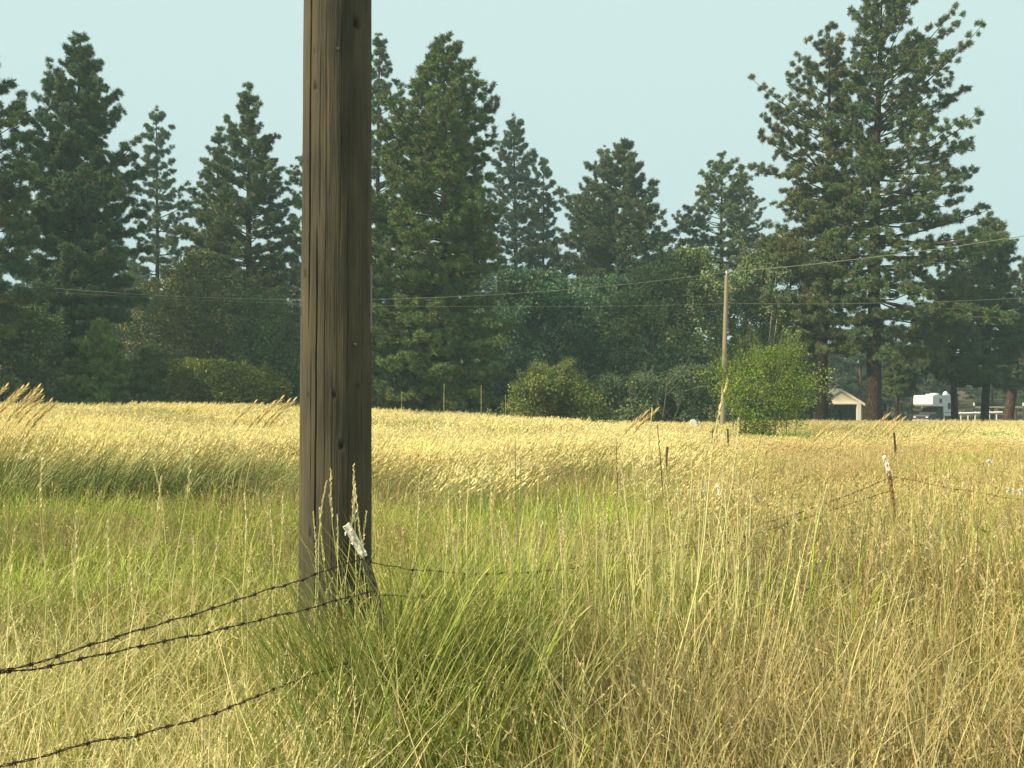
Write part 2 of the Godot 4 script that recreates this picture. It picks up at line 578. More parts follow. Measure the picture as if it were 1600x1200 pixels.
		var t := thing("arching_grass", q[3], "grass clump", G(q[0], q[1] + 1.3), "arching clumps at the field's edge")
		t.rotation.y = R(-0.4, 0.4)
		t.scale = Vector3.ONE * float(q[2]) * Vector3(1.25, 1.05, 1.25)
		obj("blades", arch_mesh, gm, t).set_meta("kind", "stuff")
	# --- green tussocks in front of the pole, leaning apart
	var lean_right := []
	for k in 5:
		var mb := MB.new()
		for j in 75:
			var a := R(0, TAU)
			var q := sqrt(R(0, 1)) * 0.17
			var c := vary(L(0.11, 0.175, 0.02).lerp(L(0.29, 0.35, 0.058), R(0, 1)), 0.3)
			var way := R(-0.6, 0.6) + (PI if R(0, 1) < 0.35 else 0.0)
			blade(mb, Vector3(cos(a) * q, -0.03, sin(a) * q), way, R(0.55, 1.12), R(0.1, 0.42), R(0.1, 0.8), 0.0085, c, c.lerp(L(0.5, 0.42, 0.15), R(0, 0.6)), 5, R(-1, 1))
		for j in 26:
			var a := R(0, TAU)
			blade(mb, Vector3(cos(a) * 0.12, -0.03, sin(a) * 0.12), R(0, TAU), R(0.4, 0.95), R(0.0, 0.4), R(0.0, 0.7), 0.004, vary(straw_a, 0.15), vary(straw_b, 0.15), 4, R(-1, 1))
		lean_right.push_back(mb.mesh())
	# each tussock: pixel column, distance, size, turn
	var spots := [[500, 4.25, 0.72, 2.9], [545, 4.05, 0.85, 0.2], [590, 4.3, 0.98, 0.3], [640, 4.2, 0.95, 2.8], [690, 4.35, 0.9, 0.1], [735, 4.15, 0.95, 0.4], [565, 3.6, 0.8, 3.0], [620, 3.65, 0.85, 0.2], [680, 3.55, 0.82, 2.7], [730, 3.75, 0.85, 0.1], [480, 3.45, 0.6, 3.1], [530, 3.3, 0.66, 2.9],
		[575, 4.15, 0.95, 0.1], [596, 4.2, 1.0, 0.4], [584, 4.28, 1.0, 2.9], [604, 4.3, 0.95, 0.2], [560, 4.3, 0.85, 0.3], [640, 4.5, 1.0, 0.1], [700, 4.6, 1.0, 0.3], [512, 4.5, 0.8, 3.0], [780, 4.4, 0.8, 0.3], [820, 3.9, 0.75, 0.2], [660, 4.75, 0.95, 0.0], [610, 4.75, 1.0, 0.5], [880, 4.3, 0.7, 0.1], [960, 4.7, 0.72, 0.3], [450, 3.7, 0.5, 3.0]]
	var i := 0
	for q in spots:
		var t := thing("green_tussock", "", "grass tussock", G(q[0], q[1]), "green tussocks below the pole")
		t.rotation.y = q[3]
		t.scale = Vector3.ONE * float(q[2]) * 1.15
		var o := obj("blades", lean_right[i % 5], gm, t)
		o.set_meta("kind", "stuff")
		var where := "left of the foot of the wooden pole" if q[0] < 520 else "under the white post tip at the wooden pole" if q[0] < 610 else "just right of the wooden pole" if q[0] < 760 else "among the tan grass well right of the pole"
		tag(t, "green leaning grass tussock growing " + where)
		i += 1


# ---------------------------------------------------------------- tall single stalks

func make_stalk(bend: float, head: float, open: float, dark: bool) -> Node3D:
	var o := Node3D.new()
	var sm := MB.new()
	sm.smooth = true
	var pts := PackedVector3Array()
	var rad := PackedFloat32Array()
	for i in 11:
		var t := i / 10.0
		pts.push_back(Vector3(bend * (t * t - t), t, 0.012 * sin(t * 9.0)))
		rad.push_back(lerpf(0.0028, 0.0011, t))
	var cs := L(0.14, 0.09, 0.04) if dark else L(0.74, 0.68, 0.30)
	sm.tube(pts, rad, 4, cs)
	obj("stem", sm.mesh(), mats.stalk, o)
	var hb := MB.new()
	var n := 46
	for k in n:
		var t := 1.0 - head * (1.0 - float(k) / n)
		var i := mini(int(t * 10.0), 9)
		var at := pts[i].lerp(pts[i + 1], t * 10.0 - i)
		var along := (pts[i + 1] - pts[i]).normalized()
		var out := along.cross(Vector3(1, 0.1, 0.3)).normalized().rotated(along, R(0, TAU))
		var sp := open * R(0.6, 1.2)
		var dir := along * cos(sp) + out * sin(sp)
		var ll := R(0.018, 0.03) * (1.0 - 0.5 * float(k) / n)
		var wd := along.cross(out).normalized() * 0.0026
		hb.quad(at, at + dir * ll * 0.5 + wd, at + dir * ll, at + dir * ll * 0.5 - wd, vary(L(0.16, 0.1, 0.05) if dark else L(0.74, 0.66, 0.36), 0.2))
	obj("seed_head", hb.mesh(), mats.stalk, o)
	if not dark:
		var lf := MB.new()
		for k in 2:
			var t := R(0.3, 0.62)
			blade(lf, Vector3(bend * (t * t - t), t, 0), R(0, TAU), R(0.14, 0.24), R(0.3, 0.8), R(0.6, 1.6), 0.005, L(0.56, 0.46, 0.2), L(0.62, 0.52, 0.26), 4, R(-1, 1))
		obj("leaf", lf.mesh(), mats.stalk, o)
	return o


func make_plume() -> Node3D:
	var o := Node3D.new()
	var sm := MB.new()
	sm.smooth = true
	var pts := PackedVector3Array()
	var rad := PackedFloat32Array()
	for i in 13:
		var t := i / 12.0
		pts.push_back(Vector3(0.30 * t * t * t, t - 0.10 * t * t * t, 0.0))
		rad.push_back(lerpf(0.003, 0.0015, t))
	sm.tube(pts, rad, 4, L(0.55, 0.44, 0.16))
	obj("stem", sm.mesh(), mats.stalk, o)
	var hb := MB.new()
	for k in 60:
		var t := 0.78 + 0.22 * k / 60.0
		var i := mini(int(t * 12.0), 11)
		var at := pts[i].lerp(pts[i + 1], t * 12.0 - i)
		var along := (pts[i + 1] - pts[i]).normalized()
		var out := along.cross(Vector3(0.2, 0.1, 1)).normalized().rotated(along, R(0, TAU))
		var dir := along * 0.93 + out * 0.36
		var wd := along.cross(out).normalized() * 0.0035
		var ll := R(0.04, 0.065)
		hb.quad(at, at + dir * ll * 0.5 + wd, at + dir * ll, at + dir * ll * 0.5 - wd, vary(L(0.72, 0.56, 0.26), 0.18))
	obj("seed_head", hb.mesh(), mats.stalk, o)
	return o


func place_stalk(proto: Node3D, called: String, top: Vector3, foot_u: float, label: String, group: String, cat := "grass stalk") -> void:
	var d := -top.z
	var foot := G(foot_u, d + R(-0.15, 0.15))
	var t := dup(proto, called, label, group)
	t.set_meta("category", cat)
	if called == "grass_plume":
		var reach_x := (top.y - foot.y) * 0.34
		top += Vector3(-reach_x, (top.y - foot.y) * 0.11, 0)
		foot = G(U(top) - 6.0, d)
	var up := (top - foot)
	var len := up.length()
	up /= len
	var x := Vector3.RIGHT
	if called == "grass_stalk":
		x = Vector3.RIGHT.rotated(Vector3.UP, R(0, TAU))
	var z := x.cross(up).normalized()
	x = up.cross(z).normalized()
	t.transform = Transform3D(Basis(x, up, z) * Basis.from_scale(Vector3(maxf(len, 1.0), len, maxf(len, 1.0))), foot)


# things of one label, told apart by their order from left to right
func in_order(label: String, pattern: String) -> void:
	var list := []
	for o in get_children():
		if o.has_meta("label") and o.get_meta("label") == label:
			list.push_back(o)
	list.sort_custom(func(a, b): return U((a as Node3D).transform * Vector3(0, 1, 0)) < U((b as Node3D).transform * Vector3(0, 1, 0)))
	var words := ["leftmost", "second", "third", "fourth", "fifth", "sixth", "seventh", "eighth", "ninth", "tenth", "eleventh", "twelfth", "thirteenth", "fourteenth", "fifteenth", "sixteenth", "seventeenth", "eighteenth", "nineteenth", "twentieth"]
	if list.size() > words.size():
		return
	for i in list.size():
		var w: String = words[i] if i == 0 else words[i] + " from the left"
		if i == list.size() - 1:
			w = "rightmost"
		list[i].set_meta("label", pattern % w)


func stalks() -> void:
	mats.stalk = mat(0.6, 0.35, Color(0.5, 0.5, 0.5))
	var protos := [make_stalk(0.05, 0.17, 0.4, false), make_stalk(-0.08, 0.2, 0.5, false), make_stalk(0.12, 0.22, 0.35, false), make_stalk(-0.03, 0.15, 0.3, false)]
	# top pixel, distance, pixel column of the foot
	var stand_mid := [[963, 690, 4.6, 990], [985, 708, 4.7, 1012], [1016, 700, 4.9, 1030], [1038, 706, 4.8, 1052], [1003, 742, 4.5, 1020], [1140, 592, 4.2, 1020], [1112, 676, 4.6, 1062], [1152, 655, 4.9, 1120], [1164, 690, 4.4, 1115], [1190, 682, 4.8, 1130], [1078, 700, 5.2, 1066], [1055, 735, 4.6, 1058], [1100, 730, 4.4, 1085], [1128, 706, 5.0, 1100], [1020, 640, 6.5, 1000], [1175, 740, 4.3, 1140], [970, 760, 4.5, 960], [945, 745, 4.8, 965]]
	for q in stand_mid:
		place_stalk(protos[rng.randi() % 4], "grass_stalk", P(q[0], q[1], q[2]), q[3], "tall pale straw stalk in the upright stand between the near pole and the far pole", "tall stalks between the poles")
	var mid := [[733, 742, 4.6, 735], [752, 720, 4.8, 742], [768, 730, 4.5, 760], [813, 716, 5.2, 770], [862, 735, 5.4, 820], [898, 732, 5.0, 950], [925, 770, 5.0, 940], [700, 770, 4.6, 715], [718, 760, 4.9, 722], [850, 812, 4.5, 790], [780, 800, 4.4, 800], [655, 745, 5.4, 612]]
	for q in mid:
		place_stalk(protos[rng.randi() % 4], "grass_stalk", P(q[0], q[1], q[2]), q[3], "tall pale straw stalk just right of the wooden pole, over the green tussocks", "tall stalks right of the pole")
	for k in 34:
		var u := R(690, 1190)
		place_stalk(protos[rng.randi() % 4], "grass_stalk", P(u, R(735, 850), R(4.1, 5.6)), u + R(-40, 40), "tall pale straw stalk in the upright stand between the near pole and the far pole", "tall stalks between the poles")
	var at_pole := [[512, 753, 4.55, 470], [519, 733, 4.6, 552], [553, 727, 4.6, 540], [551, 745, 4.5, 538], [556, 764, 4.62, 566], [572, 800, 4.5, 556], [500, 795, 4.45, 506], [488, 800, 4.4, 478], [527, 805, 4.4, 520]]
	for q in at_pole:
		place_stalk(protos[rng.randi() % 4], "grass_stalk", P(q[0], q[1], q[2]), q[3], "pale seed stalk standing against the dark foot of the wooden pole", "seed stalks against the pole")
	var left := [[68, 718, 4.8, 78], [296, 690, 4.8, 262], [251, 745, 4.7, 190], [236, 720, 5.0, 300], [120, 800, 4.0, 105], [168, 815, 4.2, 150], [30, 800, 3.9, 20], [380, 770, 4.5, 398], [345, 800, 4.3, 330], [420, 800, 4.3, 436], [440, 775, 4.6, 430], [110, 860, 3.6, 118], [205, 850, 3.8, 240], [395, 850, 4.0, 380], [300, 840, 4.0, 310]]
	for q in left:
		place_stalk(protos[rng.randi() % 4], "grass_stalk", P(q[0], q[1], q[2]), q[3], "tall thin straw stalk left of the wooden pole, behind the barbed wire", "tall stalks left of the pole")
	var right := [[1240, 770, 4.6, 1170], [1292, 760, 5.0, 1215], [1420, 860, 4.2, 1330], [1475, 800, 4.8, 1478], [1545, 850, 4.3, 1530], [1310, 850, 4.2, 1330], [1385, 905, 3.8, 1330], [1305, 905, 3.9, 1318], [1560, 790, 5.0, 1575], [1248, 860, 4.4, 1225]]
	for q in right:
		place_stalk(protos[rng.randi() % 4], "grass_stalk", P(q[0], q[1], q[2]), q[3], "thin pale stalk above the brown grass at the right of the field fence", "tall stalks in the brown grass")
	for p in protos:
		p.free()
	var dark := make_stalk(0.04, 0.3, 0.25, true)
	var weeds := [[1027, 664, 7.0, 1062, "dark brown dead weed stem leaning over the tall straw stalks"], [805, 690, 9.0, 812, "short dark weed stem at the edge of the golden field right of the pole"], [963, 688, 8.0, 975, "upright dark weed spike behind the left end of the tall straw stalks"], [398, 720, 9.5, 402, "dark weed spike left of the wooden pole before the golden field"]]
	for q in weeds:
		place_stalk(dark, "dead_weed", P(q[0], q[1], q[2]), q[3], q[4], "", "weed")
	dark.free()
	var plume := make_plume()
	var plumes := [[62, 604, 12.0, 44], [66, 612, 12.2, 46], [54, 616, 11.8, 40], [68, 622, 12.4, 50], [44, 603, 12.3, 28], [80, 626, 12.0, 62], [12, 603, 12.5, 4], [36, 606, 12.6, 30], [88, 630, 12.1, 70], [30, 618, 12.0, 14]]
	for q in plumes:
		place_stalk(plume, "grass_plume", P(q[0], q[1], q[2]), q[3], "golden grass plume in the tall clump at the left edge above the field", "plumes of the tall clump at the left", "grass plume")
	plumes = [[442, 622, 11.5, 425], [452, 627, 11.2, 436], [462, 625, 11.4, 446], [428, 630, 11.6, 415], [400, 628, 13.0, 392]]
	for q in plumes:
		place_stalk(plume, "grass_plume", P(q[0], q[1], q[2]), q[3], "golden grass plume rising above the field just left of the wooden pole", "plumes left of the pole", "grass plume")
	plumes = [[1010, 644, 12.0, 990], [1027, 640, 12.0, 1002]]
	for q in plumes:
		place_stalk(plume, "grass_plume", P(q[0], q[1], q[2]), q[3], "golden grass plume against the bushes left of the far pole", "plumes left of the far pole", "grass plume")
	plumes = [[1388, 648, 14.0, 1384], [1404, 650, 14.4, 1401], [1412, 653, 14.2, 1409], [1300, 662, 13.0, 1297], [1340, 666, 13.0, 1336], [1490, 657, 15.0, 1487], [1520, 659, 15.0, 1516]]
	for q in plumes:
		place_stalk(plume, "grass_plume", P(q[0], q[1], q[2]), q[3], "golden grass plume bending over below the cream shed and the camper", "plumes below the shed and the camper", "grass plume")
	plume.free()
	# pale spikes that stand above the field right of the pole
	var spike := make_stalk(0.03, 0.45, 0.3, false)
	var sp := [[628, 612, 24.0, "leftmost pale seed spike above the field, next to the wooden pole"], [694, 600, 24.0, "pale seed spike above the field below the big bushy pine"], [752, 602, 24.0, "thickest pale seed spike above the golden field"], [790, 617, 24.0, "pale seed spike left of the low rusty shrub"]]
	for q in sp:
		place_stalk(spike, "seed_spike", P(q[0], q[1], q[2]), q[0] + 2.0, q[3], "seed spikes above the golden field", "seed spike")
	spike.free()
	in_order("tall thin straw stalk left of the wooden pole, behind the barbed wire", "tall thin straw stalk behind the barbed wire, %s of its row")
	in_order("pale seed stalk standing against the dark foot of the wooden pole", "pale seed stalk against the wooden pole's foot, %s of them")
	in_order("tall pale straw stalk just right of the wooden pole, over the green tussocks", "tall straw stalk over the green tussocks by the pole, %s of them")
	in_order("thin pale stalk above the brown grass at the right of the field fence", "thin pale stalk above the brown grass, %s of those at the right")
	in_order("golden grass plume in the tall clump at the left edge above the field", "golden plume of the tall clump at the left edge, %s of them")
	in_order("golden grass plume rising above the field just left of the wooden pole", "golden plume just left of the wooden pole, %s of them")
	in_order("golden grass plume against the bushes left of the far pole", "golden plume left of the far pole, %s of the two")
	in_order("golden grass plume bending over below the cream shed and the camper", "golden plume below the cream shed and camper, %s of them")
	for w in ["left of the foot of the wooden pole", "under the white post tip at the wooden pole", "just right of the wooden pole", "among the tan grass well right of the pole"]:
		in_order("green leaning grass tussock growing " + w, "green tussock " + w + ", %s")

# ---------------------------------------------------------------- trees

func needle_clump(spread: float, n: int) -> ArrayMesh:
	var mb := MB.new()
	for k in n:
		var a := R(0, TAU)
		var t := acos(1.0 - R(0, 1) * (1.0 - cos(spread)))
		var dir := Vector3(sin(t) * cos(a), cos(t), sin(t) * sin(a))
		var side := dir.cross(Vector3(R(-1, 1), R(-1, 1), R(-1, 1))).normalized()
		var from := Vector3(0, R(-0.12, 0.10), 0)
		var l := R(0.2, 0.35)
		var w := R(0.02, 0.032)
		mb.tri(from - side * w * 0.4, from + side * w * 0.4, from + dir * l * 0.6 + side * w, L(1, 1, 1) * R(0.8, 1.15))
		mb.tri(from - side * w * 0.4, from + dir * l * 0.6 + side * w, from + dir * l, L(1, 1, 1) * R(0.8, 1.15))
	return mb.mesh()


func leaf_clump(n: int, r: float, size: float) -> ArrayMesh:
	var mb := MB.new()
	for k in n:
		var p := Vector3(R(-1, 1), R(-1, 1), R(-1, 1))
		p = p.normalized() * r * pow(R(0, 1), 0.4)
		var dir := (p.normalized() + Vector3(R(-1, 1), R(-0.8, 0.6), R(-1, 1))).normalized()
		var side := dir.cross(Vector3(R(-1, 1), R(-1, 1), R(-1, 1))).normalized()
		var s := size * R(0.7, 1.25)
		var mid := p + dir * s * 0.5 + dir.cross(side) * s * 0.12
		mb.quad(p, mid + side * s * 0.36, p + dir * s, mid - side * s * 0.36, L(1, 1, 1) * R(0.75, 1.2))
	return mb.mesh()


# the crown's reach at a height, from rows [height, reach left, reach right]
func reach(rows: Array, h: float) -> Vector2:
	for i in rows.size() - 1:
		if h <= rows[i][0] and h >= rows[i + 1][0]:
			var t: float = (rows[i][0] - h) / maxf(rows[i][0] - rows[i + 1][0], 0.001)
			return Vector2(lerpf(rows[i][1], rows[i + 1][1], t), lerpf(rows[i][2], rows[i + 1][2], t))
	return Vector2.ZERO


func aim(dir: Vector3, s: float) -> Basis:
	var y := dir.normalized()
	var x := y.cross(Vector3(R(-1, 1), R(-1, 1), R(-1, 1))).normalized()
	return Basis(x, y, x.cross(y)) * Basis.from_scale(Vector3(s, s, s))


# outline: rows [pixel y, pixel left, pixel right] from the top down; trunk: [u at the foot, radius, pixel y where the crown lets it be seen]
func pine(label: String, d: float, outline: Array, foot_u: float, radius: float, o := {}) -> Node3D:
	var foot := G(foot_u, d)
	foot.y -= 0.15
	var top_u: float = (outline[0][1] + outline[0][2]) / 2.0
	var top := P(top_u, outline[0][0], d)
	var t := thing("pine_tree", label, "pine tree", foot, o.get("group", ""))
	var height := top.y - foot.y
	var lean := (top.x - foot.x) / height
	var rows := []
	for r in outline:
		var y: float = P(0, r[0], d).y - foot.y
		var axis := foot.x + lean * y
		rows.push_back([y, maxf(0.15, axis - P(r[1], r[0], d).x), maxf(0.15, P(r[2], r[0], d).x - axis)])
	var low: float = rows[-1][0]
	var trunk := MB.new()
	trunk.smooth = true
	var pts := PackedVector3Array()
	var rad := PackedFloat32Array()
	for i in 13:
		var k := i / 12.0
		pts.push_back(Vector3(lean * height * k + sin(k * 7.0 + d) * 0.06, height * 0.985 * k, cos(k * 5.0 + d) * 0.06))
		rad.push_back(radius * (pow(1.0 - k, 0.85) * 0.96 + 0.03) * (1.35 if i == 0 else 1.0))
	trunk.tube(pts, rad, 10, (o.get("bark", L(0.13, 0.075, 0.05)) as Color) * 0.85)
	obj("trunk", trunk.mesh(), mats.trunk, t)
	var limbs := MB.new()
	limbs.smooth = true
	var where := []
	var tints := []
	var tone: Color = o.get("tone", L(0.065, 0.098, 0.036)) * L(1.75, 1.84, 1.78)
	var size: float = o.get("size", 1.0)
	var count := int(o.get("boughs", 120))
	var inner: float = o.get("inner", 0.3)
	var az := R(0, TAU)
	var whorl := 0
	var h := height
	var span := height - low
	for b in count:
		var f := pow((b + R(0.0, 0.8)) / count, 0.9)      # more boughs low down, where they are longer
		h = height - 0.25 - f * (span - 0.25)
		var gap := clampf(height * 0.04, 0.3, 0.95)
		h = minf(height - 0.2, lerpf(h, roundf(h / gap) * gap, 0.8) + R(-0.1, 0.1))
		az += 2.4 + R(-0.5, 0.5)
		var rr := reach(rows, h)
		var c := cos(az)
		var side_reach := lerpf(rr.x, rr.y, 0.5 + 0.5 * c)
		var long := side_reach * (R(0.82, 1.12) if R(0, 1) < 0.8 else R(1.0, 1.25))
		long *= 1.0 + 0.7 * gap_noise.get_noise_3d(cos(az) * 38.0 + d * 91.0, h * 26.0, sin(az) * 38.0 + foot_u)
		var k_top := 1.0 - f
		var rise := lerpf(-0.18, 0.95, pow(k_top, 1.6)) + R(-0.15, 0.15) + float(o.get("rise", 0.0))
		var root := pts[0].lerp(pts[12], clampf(h / (height * 0.985), 0, 1))
		root.x = lean * h
		root.y = h
		# the bough dips, then its tip turns up
		var line := PackedVector3Array([root])
		var lr := PackedFloat32Array([0.018 + long * 0.011])
		var out := Vector3(cos(az), 0, sin(az))
		var q := root - Vector3.UP * (tan(rise) * long * 0.75 if rise > 0.0 else 0.0)
		q.y = maxf(q.y, 0.4)
		line[0] = q
		for i in 5:
			var t2 := (i + 1) / 5.0
			var slope := rise + 0.35 * (t2 - 0.4)
			q += (out + Vector3.UP * slope + Vector3(R(-1, 1), R(-0.6, 0.6), R(-1, 1)) * 0.12) * long / 5.0
			line.push_back(q)
			lr.push_back((0.018 + long * 0.011) * (1.0 - 0.8 * t2))
		if b % 2 == 0 or long > 1.6:
			limbs.tube(line, lr, 3, o.get("limb", L(0.09, 0.065, 0.05)))
		size = float(o.get("size", 1.0)) * 0.8
		var nodes := int(2.0 + long * float(o.get("dense", 6.5)) * 0.52)
		var across := Vector3(-out.z, 0, out.x)
		var hue := R(0, 1)
		var bough_tone := tone * R(0.8, 1.2)
		if hue > 0.75:
			bough_tone = tone.lerp(L(0.15, 0.17, 0.045), 0.5)
		for k in nodes:
			var t3 := lerpf(inner, 1.0, pow((k + R(0.1, 1.0)) / nodes, 0.8))
			var i := mini(int(t3 * 5.0), 4)
			var hub := line[i].lerp(line[i + 1], minf(t3 * 5.0 - i, 1.0))
			var wide := long * 0.24 * sin(clampf(t3, 0.1, 0.97) * PI * 0.85 + 0.3) + 0.1
			hub += across * R(-wide, wide) + Vector3.UP * R(-0.1, 0.22) * (0.6 + long * 0.16)
			hub.y = maxf(hub.y, 0.3)
			var node_tone := bough_tone
			if R(0, 1) < float(o.get("rusty", 0.1)):
				node_tone = tone.lerp(L(0.17, 0.11, 0.045), R(0.25, 0.6))
			var many := 4 if R(0, 1) < 0.6 else 3
			for j in many:
				var dir := out * R(0.1, 1.0) + across * R(-0.8, 0.8) + Vector3.UP * R(0.0, 1.1)
				where.push_back(Transform3D(aim(dir, size * R(0.7, 1.1)), hub + Vector3(R(-1, 1), R(-0.7, 0.7), R(-1, 1)) * 0.2 * size))
				tints.push_back(vary(node_tone, 0.28))
	for k in 14:                                                       # the leader
		var y := height - R(0.0, 1.0) * minf(2.2, height * 0.1)
		where.push_back(Transform3D(aim(Vector3(R(-0.6, 0.6), 1, R(-0.6, 0.6)), size * R(0.7, 1.0)), Vector3(lean * y + R(-0.2, 0.2), y - 0.1, R(-0.2, 0.2))))
		tints.push_back(vary(tone, 0.2))
	obj("limbs", limbs.mesh(), mats.bark, t).set_meta("kind", "stuff")
	var cr := multi("crown", mats.needles[rng.randi() % 3], mats.needle, where, tints, t)
	cr.set_meta("kind", "stuff")
	return t


func leafy(called: String, label: String, category: String, d: float, outline: Array, foot_u: float, o := {}) -> Node3D:
	var foot := G(foot_u, d)
	foot.y -= 0.1
	var t := thing(called, label, category, foot, o.get("group", ""))
	var rows := []
	for r in outline:
		var y: float = maxf(0.0, P(0, r[0], d).y - foot.y)
		rows.push_back([y, foot.x - P(r[1], r[0], d).x, P(r[2], r[0], d).x - foot.x])
	var height: float = rows[0][0]
	var low: float = rows[-1][0]
	var stems := MB.new()
	stems.smooth = true
	var where := []
	var tints := []
	var tone: Color = o.get("tone", L(0.09, 0.13, 0.045)) * 1.8
	var n: int = o.get("n", 900)
	var fine: float = o.get("gap", 0.55)
	var size: float = o.get("size", 1.0)
	var seed_off := R(-500, 500)
	var made := 0
	var tries := 0
	var depth_k: float = o.get("depth", 1.0)
	while made < n and tries < n * 6:
		tries += 1
		var h := lerpf(low, height, pow(R(0, 1), 0.85))
		var az := R(0, TAU)
		var rr := reach(rows, h)
		var mid := (rr.y - rr.x) / 2.0
		var half := (rr.x + rr.y) / 2.0
		if half <= 0.02:
			continue
		var f := pow(R(0, 1), 0.38)
		var lump := 1.0 + float(o.get("lumps", 0.75)) * gap_noise.get_noise_3d(cos(az) * 55.0 + seed_off, h * 22.0, sin(az) * 55.0)
		var p := Vector3(mid + cos(az) * half * f * lump, h, sin(az) * half * f * depth_k * lump)
		if gap_noise.get_noise_3d(p.x * 26.0 + seed_off, p.y * 26.0, p.z * 26.0) < -0.22 + (1.0 - fine) * 0.5:
			continue
		made += 1
		where.push_back(Transform3D(aim(Vector3(cos(az), R(0.1, 1.2), sin(az)), size * R(0.75, 1.25)), p))
		var k := tone
		if R(0, 1) < float(o.get("yellow", 0.15)):
			k = tone.lerp(L(0.30, 0.26, 0.06), R(0.2, 0.6))
		tints.push_back(vary(k, 0.4))
	var far_shoot: float = o.get("reach", 1.0)
	for i in int(o.get("shoots", 26)):                                 # shoots that break the outline
		var h := lerpf(low, height, R(0.45, 0.97))
		var az := R(0, TAU)
		var rr := reach(rows, h)
		var half := (rr.x + rr.y) / 2.0
		var p := Vector3((rr.y - rr.x) / 2.0 + cos(az) * half * 0.85, h, sin(az) * half * 0.85 * depth_k)
		var dir := Vector3(cos(az) * 0.5 + R(-0.2, 0.2), R(0.6, 1.3), sin(az) * 0.5).normalized()
		var len := height * R(0.08, 0.26) * far_shoot
		stems.tube(PackedVector3Array([p - dir * 0.3, p + dir * len]), PackedFloat32Array([0.015, 0.005]), 3, o.get("bark", L(0.2, 0.17, 0.13)))
		var k := vary(tone, 0.2)
		for j in 6:
			where.push_back(Transform3D(aim(dir, size * R(0.5, 0.85) * (1.0 - 0.08 * j)), p + dir * len * (j / 5.0) + Vector3(R(-0.1, 0.1), 0, R(-0.1, 0.1))))
			tints.push_back(vary(k, 0.25))
	var trunks: int = o.get("trunks", 5)
	for i in trunks:
		var a := R(0, TAU)
		var rr := reach(rows, height * 0.6)
		var tip := Vector3((rr.y - rr.x) / 2.0 + cos(a) * (rr.x + rr.y) * 0.3, height * R(0.7, 0.95), sin(a) * (rr.x + rr.y) * 0.3)
		var root := Vector3(cos(a) * 0.12 * trunks, 0, sin(a) * 0.12 * trunks)
		var line := PackedVector3Array()
		var lr := PackedFloat32Array()
		for k in 7:
			var s := k / 6.0
			line.push_back(root.lerp(tip, s) + Vector3(sin(s * PI) * cos(a) * 0.2, 0, sin(s * PI) * sin(a) * 0.2))
			lr.push_back(float(o.get("stem", 0.05)) * (1.0 - 0.85 * s))
		stems.tube(line, lr, 5, o.get("bark", L(0.2, 0.17, 0.13)))
		for k in 4:
			var s := R(0.35, 0.9)
			var from := line[int(s * 6.0)]
			var b := R(0, TAU)
			var to := from + Vector3(cos(b), R(0.2, 0.9), sin(b)) * (rr.x + rr.y) * 0.24
			stems.tube(PackedVector3Array([from, from.lerp(to, 0.5) + Vector3(0, 0.08, 0), to]), PackedFloat32Array([float(o.get("stem", 0.05)) * 0.4, float(o.get("stem", 0.05)) * 0.25, 0.006]), 4, o.get("bark", L(0.2, 0.17, 0.13)))
	obj("stems", stems.mesh(), mats.bark, t).set_meta("kind", "stuff")
	var cr := multi("foliage", mats.leaves[int(o.get("leaf", 0))], mats.leaf, where, tints, t)
	cr.set_meta("kind", "stuff")
	return t


